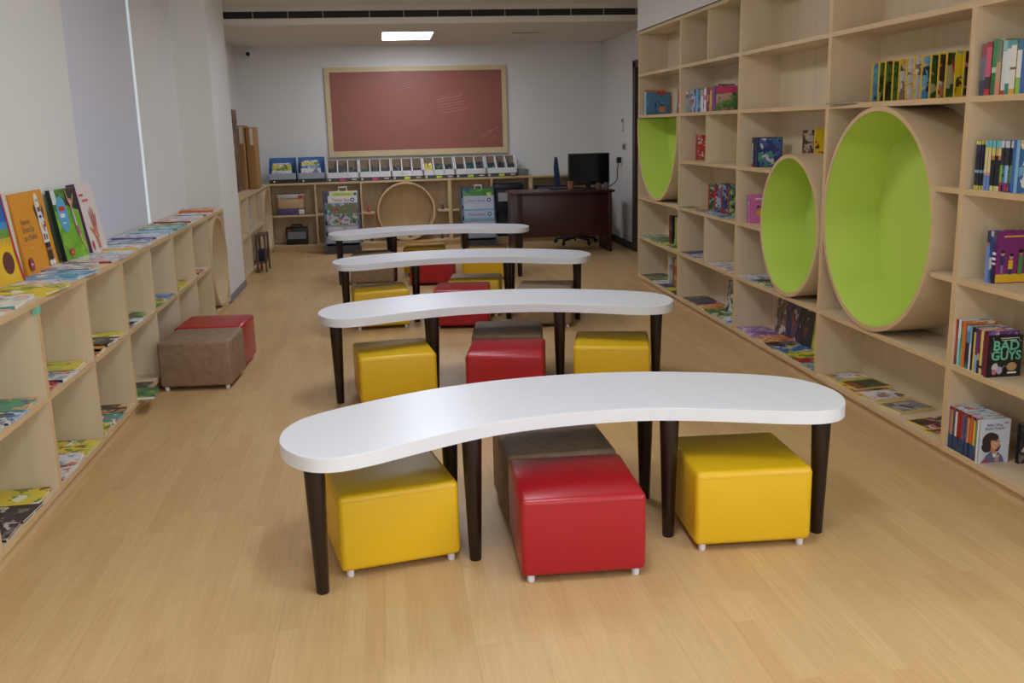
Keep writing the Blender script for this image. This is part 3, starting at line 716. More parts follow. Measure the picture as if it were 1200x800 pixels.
for k, (y_, a, dsc) in enumerate([(6.93,'white','white'),(6.75,'robotpale','pale pink'),(6.58,'white','cream')]):
    flatR('%s book lying flat in the near lower split cubby' % dsc, a, 'white', .16, .21, .006, XR+.015, y_, ZL['E'], 'flat books in the near lower split cubby', turn=4-4*k)
face('white and green picture book facing out on the bottom split cubby shelf', A('whitegreen', (205,208,200),(90,110,90),(60,60,60),(190,120,90),(225,225,220), sc=18), 'white', .18, .235, .012, XBK-.10, 7.05, ZL['F'], 'picture books facing out on the bottom split cubby shelf')
face('dark green picture book facing out on the bottom split cubby shelf', 'green', 'green', .22, .26, .014, XBK-.10, 6.86, ZL['F'], 'picture books facing out on the bottom split cubby shelf')
for k, (y_, a, dsc) in enumerate([(7.55,'dark','grey'),(7.36,'navy','slate'),(7.17,'orange','rust'),(7.0,'green','first green'),(6.83,'green','second green'),(6.66,'white','white'),(6.53,'white','cream white')]):
    flatR('%s book lying flat on the bottom split cubby shelf' % dsc, a, ['grey','navy','orange','green','green','white','cream'][k], .17, .21, .006+.002*(k % 3), XR+.015, y_, ZL['F'], 'flat books on the bottom split cubby shelf', turn=5-3*(k % 4))

# --- farthest right case
bb = stand('large blue picture book with orange spot, top shelf of the farthest bookcase', A('bluebox', (74,128,160),(96,150,170),(60,110,150),(70,120,140),(60,70,70), sc=12), 'sky', .22, .205, .06, XR+.03, 8.86, ZL['B'], 'books beside the large blue one')
decal(bb, 'cover_picture', [(ell(.15,.05,.03,.025), plain('print_orange', (226,130,70), .4)), (rect(.08,.095,.06,.11), INKB), (ell(.15,.085,.018,.008), INKB), (rect(.1,.19,.18,.2), PRED)])
stand('orange edged book behind the large blue one in the farthest bookcase', 'orange', 'orange', .20, .225, .03, XR+.045, 8.94, ZL['B'], 'books beside the large blue one')
stand('dusty red book beside the large blue one in the farthest bookcase', 'red', 'red', .14, .20, .03, XR+.12, 8.15, ZL['B'], 'books beside the large blue one')
stand('small white booklet in front of the dusty red book, farthest bookcase', 'white', 'white', .10, .09, .02, XR+.06, 8.02, ZL['B'], 'books beside the large blue one')
for k, (y_, sp, a, dsc) in enumerate([(8.26,'maroon','red','maroon'),(8.20,'black','dark','black'),(8.08,'lime','yellow','lime yellow'),(8.02,'white','white','white'),(7.92,'black','dark','second black')]):
    stand('%s spined thin book upright below the half hidden nook' % dsc, a, sp, .16, .25, .035, XR+.09, y_, ZL['E'], 'thin upright books below the half hidden nook')
for k, (y_, a, dsc) in enumerate([(8.88,'teal','dark teal'),(8.68,'green','mossy'),(8.48,'green','second mossy'),(8.28,'yellow','lime'),(8.05,'green','third mossy'),(7.88,'yellow','bright lime')]):
    flatR('%s book lying flat on the shelf below the half hidden nook' % dsc, a, 'green', .18, .21, .006, XR+.01, y_, ZL['E'], 'flat books below the half hidden nook', turn=6-3*(k % 4))
for k, (y_, sp, a, dsc) in enumerate([(8.30,'cream','white','cream'),(8.16,'brown','orange','brown'),(8.02,'yellow','yellow','golden'),(7.90,'brown','green','olive brown')]):
    stand('%s spined book upright on the lowest shelf of the farthest bookcase' % dsc, a, sp, .16, .26, .035, XR+.10, y_, ZL['F'], 'upright books on the lowest shelf of the farthest bookcase')
for k, (y_, a, dsc) in enumerate([(8.86,'dark','charcoal'),(8.66,'green','green'),(8.46,'white','whitish'),(8.25,'navy','slate blue'),(8.05,'yellow','yellowish'),(7.87,'dark','near black')]):
    flatR('%s book lying flat on the lowest shelf of the farthest bookcase' % dsc, a, 'grey', .18, .22, .007, XR+.012, y_, ZL['F'], 'flat books on the lowest shelf of the farthest bookcase', turn=5-4*(k % 3))

# --- picture books standing on the left cases
def standL(label, front, spine, w, h, t, x, y, lean, turn=0, **k):
    return book(label, front, spine, w, h, t, (x, y, ZT), 90+turn, -lean, 'big picture books standing against the left wall', **k)
sf = standL('blue and yellow sunflower picture book partly cut by the left edge', bands('sunflower_ground', [(0,(228,180,40)),(.46,(206,170,50)),(.54,(110,150,60)),(.64,(70,140,190)),(.72,(40,100,180))]), SP['red'], .40, .385, .028, XW+.062, 4.185, 6, -6)
ptl = [(.28+.085*cos(2*pi*k/40)*(1.25 if k % 2 else .8), .10+.085*sin(2*pi*k/40)*(1.25 if k % 2 else .8)) for k in range(40)]
ptl2 = [(.10+.06*cos(2*pi*k/30)*(1.25 if k % 2 else .8), .16+.06*sin(2*pi*k/30)*(1.25 if k % 2 else .8)) for k in range(30)]
decal(sf, 'cover_picture', [(ptl, PYEL), (ell(.29,.10,.05,.05), plain('print_seed_brown', (96,52,40), .5)), (ptl2, PYEL), (ell(.10,.16,.035,.035), plain('print_seed_brown', (96,52,40), .5)), ([(.352,.40),(.362,.40),(.375,.16),(.399,.02),(.399,0),(.385,0),(.36,.14)], PRED), ([(.362,.40),(.3995,.40),(.3995,.02),(.376,.16)], plain('print_page_cream', (206,200,190), .5))])
ob = standL('orange picture book about dressing as a robot, standing on the left case', plain('orange_cover', (226,150,26), .4), plain('orange_spine', (214,138,24), .4), .48, .385, .012, XW+.075, 4.71, 7, 1.5)
SLATE = plain('print_slate_text', (120,108,84), .4)
for k, (s_, zz) in enumerate((('How to', .235), ('Dress Up', .198), ('as a Robot', .160))):
    text_mesh('title', s_, .042, SLATE, ob, (.075, -.0012, zz), (radians(90), 0, 0), 'LEFT')
decal(ob, 'cover_picture', [(rect(.34,.40,.275,.34), PWHITE), (ell(.37,.345,.028,.026), PWHITE), (ell(.362,.335,.006,.007), INKB), (ell(.382,.335,.006,.007), INKB), (rect(.350,.395,.280,.302), plain('print_tan_face', (120,90,70), .4)),
   (rect(.335,.405,.245,.275), PWHITE), (rect(.352,.388,.248,.262), INKB), ([(.30,.30),(.318,.325),(.335,.265),(.325,.235)], INKB), ([(.405,.265),(.425,.31),(.437,.285),(.415,.235)], INKB),
   (rect(.325,.415,.125,.245), PWHITE), (rect(.345,.36,.195,.225), PYEL), (rect(.372,.392,.18,.215), PRED), (rect(.34,.365,.14,.17), PRED), (rect(.375,.40,.14,.165), PGRN), (rect(.395,.410,.2,.23), PNAVY),
   (rect(.340,.366,.100,.126), INK), (rect(.378,.404,.100,.126), INK), (rect(.340,.366,.086,.1), SKIN2), (rect(.378,.404,.086,.1), SKIN2), (rect(.340,.366,.035,.086), INK), (rect(.378,.404,.035,.086), INK), (ell(.352,.025,.024,.014), PWHITE), (ell(.398,.025,.024,.014), PWHITE),
   (ell(.07,.052,.032,.032), plain('print_magenta', (150,30,80), .4)), (rect(.055,.085,.048,.056), PWHITE), (rect(.09,.14,.122,.130), plain('print_pale_orange', (232,176,90), .4))])
gb = standL('green picture book with a blue oval and a stretching girl, left case', A('meadow', (120,175,50),(140,190,60),(104,160,46),(130,180,54),(150,196,70), sc=9), plain('black_green_spine', (24,40,34), .4), .29, .375, .022, XW+.09, 5.24, 8, -6)
decal(gb, 'cover_picture', [([(.001,.27),(.05,.25),(.10,.28),(.289,.30),(.289,.374),(.001,.374)], A('treeline', (70,120,40),(90,140,50),(40,60,36),(120,160,60),(50,80,40), sc=22)), ([(.15,.29),(.289,.25),(.289,.374),(.16,.374)], plain('print_dark_foliage', (38,46,32), .4)), (rect(.0,.05,.30,.374), plain('print_sky_white', (214,222,216), .4)),
   (ell(.085,.245,.060,.095), plain('print_oval_blue', (86,166,206), .4)), (rect(.05,.122,.262,.285), PRED), (rect(.05,.105,.228,.248), PWHITE), (rect(.06,.10,.196,.202), PWHITE),
   ([(.165,.37),(.175,.37),(.192,.30),(.184,.295)], SKIN), ([(.250,.34),(.258,.338),(.222,.285),(.214,.292)], SKIN), (ell(.203,.305,.013,.016), SKIN), ([(.188,.292),(.218,.292),(.212,.262),(.194,.262)], SKIN2), ([(.194,.262),(.212,.262),(.222,.17),(.200,.17)], plain('print_shirt_white', (196,186,196), .4)), ([(.196,.172),(.226,.172),(.240,.12),(.205,.13)], plain('print_pink_shorts', (190,70,140), .4)),
   ([(.212,.13),(.232,.122),(.246,.075),(.232,.072)], SKIN), ([(.236,.08),(.246,.078),(.276,.038),(.266,.036)], SKIN), (ell(.075,.045,.026,.020), PRED), (rect(.062,.088,.042,.047), PYEL)])
wbk = standL('white picture book with red handprints standing on the left case', plain('ivory_cover', (224,214,208), .4), plain('plum_spine_solid', (96,40,92), .4), .29, .39, .045, XW+.125, 5.575, 9, 0)
HAND = plain('print_hand', (206,128,100), .45); HAND2 = plain('print_hand_red', (190,80,70), .45)
decal(wbk, 'cover_picture', [(rect(.02,.10,.318,.330), PRED), (rect(.05,.16,.285,.300), plain('print_coral', (206,96,90), .4)), (ell(.150,.105,.042,.052), HAND), ([(.125,.14),(.140,.145),(.115,.235),(.103,.232)], HAND2), ([(.142,.15),(.157,.15),(.150,.255),(.138,.254)], HAND2), ([(.160,.15),(.174,.146),(.184,.242),(.172,.245)], HAND2), ([(.176,.14),(.188,.132),(.214,.21),(.204,.215)], HAND2), ([(.118,.12),(.108,.098),(.062,.138),(.070,.150)], HAND), (rect(.128,.172,.02,.062), HAND), (ell(.04,.045,.020,.028), HAND2), (ell(.135,.10,.010,.012), plain('print_hand_pale', (226,180,160), .45))])
# --- flat books along the top of the left cases
TG = 'picture books lying flat along the top of the left low bookcases'
TOPB = [(3.42,'blue','sky',.24,.28,.010,-1.425,6,'blue one nearest to the camera'),(3.66,'robotpale','blue',.27,.27,.008,-1.44,-5,'peach and aqua one, second from the camera'),(3.97,'robotpale','teal',.30,.26,.012,-1.415,5,'lavender and teal edged one'),
 (4.26,'yellow','yellow',.26,.25,.010,-1.40,-4,'yellow one at the foot of the orange book'),(4.46,'white','lime',.22,.24,.008,-1.45,6,'pale lime edged one'),(4.70,'sea','sky',.27,.26,.010,-1.41,-7,'sky blue one below the green book'),(5.02,'white','purple',.24,.22,.008,-1.45,4,'purple edged white one'),
 (5.26,'robotpale','red',.25,.24,.010,-1.405,-3,'pink striped one'),(5.52,'white','cream',.24,.28,.008,-1.39,6,'cream edged one before the white book'),(5.84,'robotpale','yellow',.24,.26,.009,-1.41,-5,'rosy one with a yellow edge'),
 (6.10,'blue','blue',.25,.27,.012,-1.42,5,'deep blue one'),(6.38,'white','purple',.25,.28,.014,-1.43,-6,'plum edged white one'),(6.64,'sea','sky',.24,.26,.014,-1.40,7,'bright sky one'),(6.92,'teal','teal',.24,.26,.012,-1.41,-4,'teal one'),
 (7.20,'green','mint',.22,.25,.010,-1.42,4,'mint and green one'),(7.50,'robotpale','red',.25,.27,.012,-1.43,-5,'red and white one'),(7.80,'white','cream',.24,.25,.010,-1.42,4,'creamy one near the ring'),(8.08,'white','brown',.24,.25,.009,-1.42,-4,'brown edged one above the ring'),(8.40,'orange','orange',.25,.27,.022,-1.415,5,'thick orange one beside the column')]
for y_, a, sp, w_, h_, t_, x_, tu, dsc in TOPB:
    flatL('flat picture book on the left cases, %s' % dsc, a, sp, w_, h_, t_, x_, y_, ZT, TG, turn=tu)
# --- flat books inside the left cubbies
def cub(y0, z, items, where):
    for dy, a, sp, t_, tu, dsc in items:
        flatL('%s book lying flat %s' % (dsc, where), a, sp, .19, .25, t_, XL-.012, y0+dy, z, 'flat books in the cubbies of the left low bookcases', turn=tu)
cub(3.375, ZM, [(.50,'tealgreen','teal',.010,3,'teal green and orange'),(.33,'blue','navy',.008,-4,'royal blue'),(.14,'white','white',.006,4,'pale')], 'in the upper cubby nearest to the camera')
cub(4.02, ZM, [(.48,'yellow','brown',.014,3,'yellow and olive'),(.31,'white','navy',.012,-3,'grey blue'),(.14,'red','red',.008,5,'crimson')], 'in the upper cubby with the yellow and crimson set')
cub(4.67, ZM, [(.52,'yellow','lime',.010,3,'lime and white'),(.36,'dark','black',.014,-4,'charcoal'),(.22,'orange','orange',.008,4,'orange and cream'),(.10,'red','red',.008,-3,'scarlet')], 'in the upper cubby under the green book')
cub(5.31, ZM, [(.46,'green','green',.012,4,'leaf green'),(.30,'white','white',.010,-3,'white'),(.15,'dark','black',.010,4,'black')], 'in the upper cubby behind the brown stool')
cub(5.96, ZM, [(.46,'blue','sky',.012,-4,'sky blue'),(.28,'yellow','lime',.010,3,'yellow green'),(.13,'green','green',.008,-3,'dark green')], 'in the upper cubby above the red stool')
cub(6.60, ZM, [(.40,'yellow','yellow',.014,4,'bright yellow'),(.2,'yellow','lime',.010,-3,'yellowish')], 'in the upper cubby two before the ring')
cub(7.25, ZM, [(.44,'robotpale','grey',.012,4,'pale lilac'),(.26,'red','maroon',.014,-4,'red'),(.12,'white','white',.010,3,'white')], 'in the upper cubby next to the ring')
cub(3.375, .085, [(.51,'yellow','brown',.014,4,'yellow cartoon'),(.34,'dark','maroon',.012,-3,'black and white'),(.17,'dark','black',.010,3,'jet black')], 'in the lower cubby nearest to the camera')
cub(4.02, .085, [(.50,'yellow','yellow',.010,-4,'lemon yellow'),(.33,'white','black',.010,3,'grey sketch'),(.16,'white','navy',.008,-3,'black and white')], 'in the second lower cubby from the camera')
cub(4.67, .085, [(.48,'flame','black',.010,3,'black and amber'),(.31,'teal','teal',.008,-4,'pale teal'),(.15,'yellow','lime',.008,3,'lime')], 'in the third lower cubby from the camera')
cub(5.31, .085, [(.30,'dark','grey',.010,-4,'grey')], 'in the lower cubby hidden by the brown stool')
book('green and yellow book sticking out of the lower cubby beside the brown stool', ART['green'], SP['white'], .22, .28, .012, (XL+.085, 5.35, .085+.012), 96, -90, 'flat books in the cubbies of the left low bookcases')
book('orange book leaning at the back of the lowest left cubby, at the photo edge', ART['orange'], SP['orange'], .16, .17, .012, (XW+.10, 3.42, .085), 90, -12, None)


# ------------------------------------------------------------------ back of the room
RB_ = radians(1.7)
# long low bookcase under the notice board: local x along it, local y=0 front, +y to the wall
BX0, BX1 = -1.46, 2.93
bc = empty('low_bookcase', (0, 12.69, 0), 'long low birch bookcase under the red notice board with a round ring', 'bookcase', None, RB_)
def bpart(name, *b, mats=(WV, WE), edge='-y'):
    m = MB(); m.box(*b, 0, edge); return m.build(name, list(mats), bc)
DIV = [BX0, -.885, -.305, .825, 1.39, 1.90, BX1-.018]
bpart('top_panel', BX0, 1.918, 0, .30, .845, .87, mats=(WH, WE))
bpart('top_panel', 1.918, BX1, .012, .30, .840, .865, mats=(WH, WE))
bpart('bottom_shelf', BX0, BX1, 0, .29, .06, .085, mats=(WH, WE))
bpart('plinth', BX0, BX1, .022, .04, 0, .06, mats=(WH, WE))
bpart('back_panel', BX0, BX1, .29, .30, .06, .845)
for k, x in enumerate(DIV):
    bpart('side_panel' if k in (0, 6) else 'cubby_divider', x-.012, x+.012 + (.022 if k in (3, 5) else 0), 0, .29, .085, .845)
for a, b in ((DIV[0], DIV[1]), (DIV[1], DIV[2]), (DIV[2], DIV[2]+.17), (DIV[3]-.17, DIV[3]), (DIV[3], DIV[4]), (DIV[5]+.02, DIV[6])):
    bpart('shelf', a+.012, b-.012, 0, .29, .445, .467, mats=(WH, WE))
# the ring, its axis along the depth
m = MB(); N = 72; rows = []; cx, cz, r_, th = .262, .466, .378, .024
for k in range(N):
    c, s_ = cos(2*pi*k/N), sin(2*pi*k/N)
    rows.append([m.bm.verts.new(q) for q in [(cx+r_*c, -.008, cz+r_*s_), (cx+r_*c, .288, cz+r_*s_), (cx+(r_-th)*c, .288, cz+(r_-th)*s_), (cx+(r_-th)*c, -.008, cz+(r_-th)*s_)]])
for i in range(N):
    P_, Q_ = rows[i], rows[(i+1) % N]
    for k in range(4): m.face([P_[k], Q_[k], Q_[(k+1) % 4], P_[(k+1) % 4]], 1 if k == 3 else 0, k != 3)
m.build('round_ring', [RINGW, WE], bc)
def bw(x, y, z=0):      # local point of the long case to the world
    return (x*cos(RB_) - y*sin(RB_), 12.69 + x*sin(RB_) + y*cos(RB_), z)

# side low case along the left wall of the back part, with its own ring
sc = empty('low_bookcase', (-1.61, 11.2, 0), 'low birch bookcase along the left wall behind the white column', 'bookcase')
so = sc.location; SX0, SX1 = XW-.05, -1.44
def spart(name, *b, mats=(WV, WE), edge='+x'):
    m = MB(); m.box(*b, 0, edge); return m.build(name, list(mats), sc, off=so)
spart('top_panel', SX0, SX1, 9.96, 12.60, .845, .87, mats=(WH, WE)); spart('bottom_shelf', SX0, SX1, 9.96, 12.60, .06, .085, mats=(WH, WE))
spart('plinth', SX1-.04, SX1-.022, 9.96, 12.6, 0, .06, mats=(WH, WE)); spart('back_panel', SX0, SX0+.01, 9.96, 12.6, .06, .845)
for y_ in (9.96, 10.55, 11.15, 11.75, 12.582): spart('cubby_divider', SX0+.01, SX1, y_, y_+.018, .085, .845)
for a, b in ((9.978, 10.55), (10.568, 11.15), (11.168, 11.75)): spart('shelf', SX0+.01, SX1, a, b, .445, .467, mats=(WH, WE))
ring_part(sc, so, 12.175, .465, .376, x0=SX1+.01, x1=SX0+.012, name='round_ring', lining=False)
# things in and on it
def carton(label, x0, x1, y0, y1, z0, h, name='cardboard_carton'):
    c = empty(name, ((x0+x1)/2, (y0+y1)/2, z0), label, 'carton', 'cardboard cartons on the left case')
    m = MB(); m.box(x0, x1, y0, y1, z0, z0+h, bev=.004); m.build('carton_body', KRAFT, c, off=c.location)
    m = MB(); m.box((x0+x1)/2-.004, (x0+x1)/2+.004, y0-.0008, y1, z0+h, z0+h+.0008); m.build('tape', plain('parcel_tape', (150, 110, 66), .3), c, off=c.location)
    m = MB(); m.box(x1-.045, x1-.008, y0-.0012, y0, z0+h-.20, z0+h-.01); m.build('paper_label', PAPER, c, off=c.location)
    return c
carton('tall narrow brown carton, right one of two beside the back wall trays', -1.545, -1.455, 11.55, 11.95, .87, .70)
carton('tall narrow brown carton, left one of two, close to the white column', -1.65, -1.556, 11.45, 11.9, .87, .72)
ds = empty('printed_carton', (-1.69, 11.2, .87), 'dark brown printed carton standing behind the white column, taller than its neighbours', 'carton')
m = MB(); m.box(-1.79, -1.60, 11.05, 11.35, .87, 1.76, bev=.004); m.build('carton_body', art('printed_kraft', [(112,84,66),(126,96,76),(90,66,54),(160,130,110),(70,50,44)], 9, .7), ds, off=ds.location)
m = MB(); m.box(-1.640, -1.612, 11.0488, 11.05, 1.06, 1.26); m.build('paper_label', PAPER, ds, off=ds.location)
book('pale green book upright in the cubby behind the white column', ART['teal'], SP['mint'], .16, .24, .03, (SX1-.03, 10.75, .467), 180, 0, 'books behind the white column')
book('white book upright in the cubby behind the white column', ART['white'], SP['white'], .16, .26, .04, (SX1-.03, 10.90, .467), 180, 0, 'books behind the white column')
br = empty('side_rack', (-1.385, 11.0, 0), 'small brown wire stand on the floor by the left case at the back', 'stand')
for x_, y_ in ((-1.43,10.85),(-1.34,10.85),(-1.43,11.15),(-1.34,11.15)):
    m = MB(); m.tube([(x_, y_, 0), (x_, y_, .42)], .011)
    m.build('leg', plain('bronze_metal', (112, 86, 70), .5, .2), br, off=br.location)
for z_ in (.40, .10):
    m = MB(); m.box(-1.435, -1.335, 10.845, 11.155, z_, z_+.015); m.build('shelf', plain('brown_tray', (110, 82, 66), .6), br, off=br.location)
bx = MB(); bx.box(-1.425, -1.345, 10.9, 11.10, .115, .24, bev=.006)
tag(bx.build('small_box', plain('navy_box', (34, 40, 62), .5), loc=(-1.385, 11.0, .115), off=(-1.385, 11.0, .115)), 'small navy box on the brown wire stand at the back left', 'box')

# notice board
nb = empty('notice_board', (.48, YB, 1.735), 'large red brown notice board in a pale frame wrapped in plastic film', 'notice board')
NX0, NX1, NZ0, NZ1 = -.70, 1.657, 1.168, 2.302
FRW = wood('board_frame_wood', (206,182,140), (218,196,156), (.3, 1, 1))
for b in ((NX0, NX1, NZ0, NZ0+.075), (NX0, NX1, NZ1-.06, NZ1), (NX0, NX0+.06, NZ0+.075, NZ1-.06), (NX1-.06, NX1, NZ0+.075, NZ1-.06)):
    m = MB(); m.box(b[0], b[1], YB-.03, YB-.001, b[2], b[3]); m.build('frame_rail', FRW, nb, off=nb.location)
mt, n_, l_, b_ = new_mat('red_felt_under_film')
b_.inputs['Base Color'].default_value = lin((150, 84, 68)); b_.inputs['Roughness'].default_value = .55
b_.inputs['Coat Weight'].default_value = .3; b_.inputs['Coat Roughness'].default_value = .22
tc = n_.new('ShaderNodeTexCoord'); mp = n_.new('ShaderNodeMapping'); mp.inputs['Scale'].default_value = (1.2, 1, 7); mp.inputs['Rotation'].default_value = (0, radians(14), 0)
nz = n_.new('ShaderNodeTexNoise'); nz.inputs['Scale'].default_value = 2.6; nz.inputs['Detail'].default_value = 2
bp = n_.new('ShaderNodeBump'); bp.inputs['Strength'].default_value = .07; bp.inputs['Distance'].default_value = .01
l_.new(tc.outputs['Object'], mp.inputs['Vector']); l_.new(mp.outputs['Vector'], nz.inputs['Vector']); l_.new(nz.outputs['Fac'], bp.inputs['Height']); l_.new(bp.outputs['Normal'], b_.inputs['Coat Normal'])
m = MB(); m.box(NX0+.06, NX1-.06, YB-.018, YB-.001, NZ0+.075, NZ1-.06); pn = m.build('felt_panel', mt, nb, off=nb.location)
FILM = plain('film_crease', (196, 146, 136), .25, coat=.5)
m = MB()
random.seed(5)
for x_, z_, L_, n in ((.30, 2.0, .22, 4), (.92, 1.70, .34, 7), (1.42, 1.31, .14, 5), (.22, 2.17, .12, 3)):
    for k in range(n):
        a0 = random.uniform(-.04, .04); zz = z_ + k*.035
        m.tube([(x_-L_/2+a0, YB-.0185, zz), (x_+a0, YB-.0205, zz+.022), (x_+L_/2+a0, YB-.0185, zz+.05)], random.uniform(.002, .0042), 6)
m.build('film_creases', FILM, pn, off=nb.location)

# blue trays with books, then the white compartment bins on the long case
def ptray(x, label, cols, k):
    w = .335; o = bw(x, .02, .87)
    t = empty('book_tray', o, label, 'tray', 'blue book trays on the back case', RB_)
    m = MB(); m.box(0, w, 0, .25, 0, .05); m.build('base', plain('tray_black', (30, 32, 38), .5), t)
    m = MB(); m.prism([(0,.05),(.25,.05),(.25,.30),(.20,.30),(0,.10)], 0, .004, axis='x'); m.build('side_panel', BLUE, t); m = MB(); m.prism([(0,.05),(.25,.05),(.25,.30),(.20,.30),(0,.10)], w-.004, w, axis='x')
    m.build('side_panel', BLUE, t)
    m = MB(); m.box(0, w, .245, .25, .05, .315); m.build('back_panel', BLUE, t)
    m = MB(); m.box(0, w, 0, .004, .05, .125); m.build('front_lip', plain('tray_grey', (160, 168, 182), .5), t)
    m = MB(); m.lathe([(.011, 0), (.011, .004)], seg=14, M=Matrix.Translation((.06, .0, .025)) @ Matrix.Rotation(radians(90), 4, 'X')); m.build('sticker', PAPER, t)
    for j, (a, sp, h_, dsc) in enumerate(cols):
        bk = bw(x+.035+.004*j, .045+.052*j, .922)
        book('%s picture book in the %s blue tray' % (dsc, k), ART[a], SP[sp], .25-.012*j, h_, .03, bk, math.degrees(RB_), -4, 'books in the blue trays')
ptray(-1.445, 'blue tray of books on the back case, left one', [('white','white',.11,'white fronted'),('yellow','green',.18,'olive green'),('white','grey',.20,'grey')], 'left')
ptray(-1.085, 'blue tray of books on the back case, beside the white bins', [('white','pink',.13,'lavender'),('blue','white',.165,'white and navy'),('yellow','yellow',.20,'mustard'),('robotpale','maroon',.225,'plum edged')], 'right')
fl = bw(-1.52, -.0, .87)
def pbin(x, k, sticker, label):
    w = .402; o = bw(x, .02, .87)
    t = empty('compartment_bin', o, label, 'bin', 'white compartment bins on the back case', RB_)
    m = MB(); m.box(0, w, 0, .26, 0, .045); m.build('base', plain('bin_base_grey', (72, 70, 74), .5), t)
    m = MB(); m.box(0, w, 0, .004, .045, .115); m.build('front_lip', WPLASTIC, t)
    prof = [(0,.045),(.26,.045),(.26,.26),(.20,.26),(0,.115)]
    for j in range(4):
        x_ = j*(w-.012)/3; m = MB(); m.prism(prof, x_, x_+.012, axis='x'); m.build('partition', WPLASTIC, t)
    m = MB(); m.box(0, w, .255, .26, .045, .26); m.build('back_panel', plain('bin_back_brown', (132, 112, 88), .7), t)
    m = MB(); m.box(w*.40, w*.58, -.001, 0, .008, .036); m.build('sticker', sticker, t)
    for q_ in ((.02, .045, .012, .034), (w-.09, w-.03, .018, .030)):
        m = MB(); m.box(q_[0], q_[1], -.001, 0, q_[2], q_[3]); m.build('paper_label', PAPER, t)
    for j in range(3):
        a, sp, h_ = BCOL[(k*3+j) % len(BCOL)]
        bk = bw(x+.022+j*(w-.012)/3, .10, .917)
        book('%s small book in the %s compartment of the %s white bin' % (BNAME[(k*3+j) % len(BNAME)], ['left','middle','right'][j], ['first','second','third','fourth','fifth','sixth'][k]), ART.get(a, a) if isinstance(a, str) else a, SP[sp], .094, h_, .05, bk, math.degrees(RB_), -8, 'small books in the white bins')
DKA = A('deep_mix', (44,50,58),(60,78,86),(36,34,36),(120,112,96),(70,60,52), sc=20)
DKB = A('deep_teal', (30,62,70),(44,92,96),(26,36,48),(150,146,110),(40,50,44), sc=20)
DKC = A('deep_brown', (62,44,38),(40,32,32),(84,62,48),(40,56,80),(130,110,80), sc=20)
BCOL = [(DKC,'brown',.12),(DKA,'navy',.15),(DKA,'navy',.13),(DKB,'teal',.10),(DKA,'grey',.12),(DKB,'blue',.11),(DKA,'navy',.13),(DKC,'brown',.11),(DKC,'black',.09),('yellow','yellow',.15),(DKB,'green',.14),(DKB,'teal',.13),(DKC,'black',.13),(DKB,'teal',.14),(DKA,'navy',.15),(DKB,'navy',.13),(DKC,'black',.14),(DKA,'blue',.12)]
BNAME = ['dark brown','slate','dark slate','deep teal','grey slate','dark teal','slate blue','brown','blackish brown','yellow','deep green','dark teal green','brown black','deep teal blue','navy grey','dark lagoon','bitumen brown','blue slate']
PINKS = plain('pink_sticker', (224, 60, 140), .5); LIMES = plain('lime_sticker', (200, 220, 40), .5)
for k, (st, lb) in enumerate([(PINKS,'leftmost white bin with a pink sticker, next to the blue trays'),(PINKS,'second white bin from the left, with a pink sticker'),(LIMES,'third white bin from the left, with a lime sticker'),(LIMES,'fourth white bin from the left, with a lime sticker'),(LIMES,'fifth white bin from the left, with a lime sticker'),(LIMES,'rightmost white bin with a lime sticker, nearest to the desk')]):
    pbin(-.725 + k*.412, k, st, lb)
m = MB(); o = bw(1.755, .05, .87); m.box(0, .14, 0, .2, 0, .085, bev=.004); tag(m.build('flat_tray', plain('grey_green_tray', (120, 122, 112), .5), loc=o, rot=(0,0,RB_)), 'low grey tray at the right end of the white bins', 'tray')

# things in the cubbies of the long case
def lbox(name, label, cat, x0, x1, y0, y1, z0, z1, mat, lid=None, extra=None):
    c = empty(name, bw((x0+x1)/2, (y0+y1)/2, z0), label, cat, None, RB_)
    hx, hy = (x1-x0)/2, (y1-y0)/2; h = z1-z0; zl = h*.72 if lid else h
    m = MB(); m.box(-hx, hx, -hy, hy, 0, zl, bev=.004); m.build('box_body', mat, c)
    if lid: m = MB(); m.box(-hx-.004, hx+.004, -hy-.004, hy+.004, zl, h, bev=.004); m.build('lid', lid, c)
    return c, hx, hy, h
c, hx, hy, h = lbox('game_box', 'tan box with a grey lid in the upper left cubby of the back case', 'box', -1.36, -1.04, .03, .24, .55, .73, plain('tan_box', (196,160,124), .6, var=.15, vscale=20), plain('pale_grey_lid', (190,188,184), .5))
m = MB(); m.box(hx-.07, hx-.005, -hy-.006, -hy-.004, .125, .165); m.build('red_label', PRED, c)
c, hx, hy, h = lbox('game_box', 'flat violet box under the tan box in the back case', 'box', -1.365, -1.035, .03, .24, .467, .548, plain('violet_box', (86,72,124), .5))
m = MB(); m.box(hx-.07, hx-.004, -hy-.0015, -hy, .012, .068); m.build('paper_label', PAPER, c)
c, hx, hy, h = lbox('storage_box', 'black storage box with a grey front in the lower left cubby', 'box', -1.29, -1.02, .03, .24, .085, .30, BLACK)
m = MB(); m.box(-hx+.02, hx-.02, -hy-.002, -hy, .075, .165); m.build('front_panel', GREY, c)
m = MB(); m.tube([(-.07,-.02,h-.01),(-.06,-.02,h+.035),(.06,-.02,h+.035),(.07,-.02,h-.01)], .010); m.build('handle', BLACK, c)
m = MB(); m.box(-hx+.02, -hx+.06, -hy-.002, -hy, .18, .195); m.build('red_label', PRED, c)
c, hx, hy, h = lbox('printer', 'black printer with a pale panel in the cubby left of the desk', 'printer', 1.44, 1.80, -.02, .26, .37, .70, BLACK)
m = MB(); m.box(-hx-.015, hx+.015, -hy-.015, hy, h-.0, h+.07, bev=.01); m.build('scanner_lid', plain('navy_black', (34, 40, 52), .4), c)
m = MB(); m.box(-hx+.03, hx-.08, -hy-.002, -hy, h-.15, h-.04); m.build('pale_panel', plain('pale_panel', (176,172,176), .5), c)
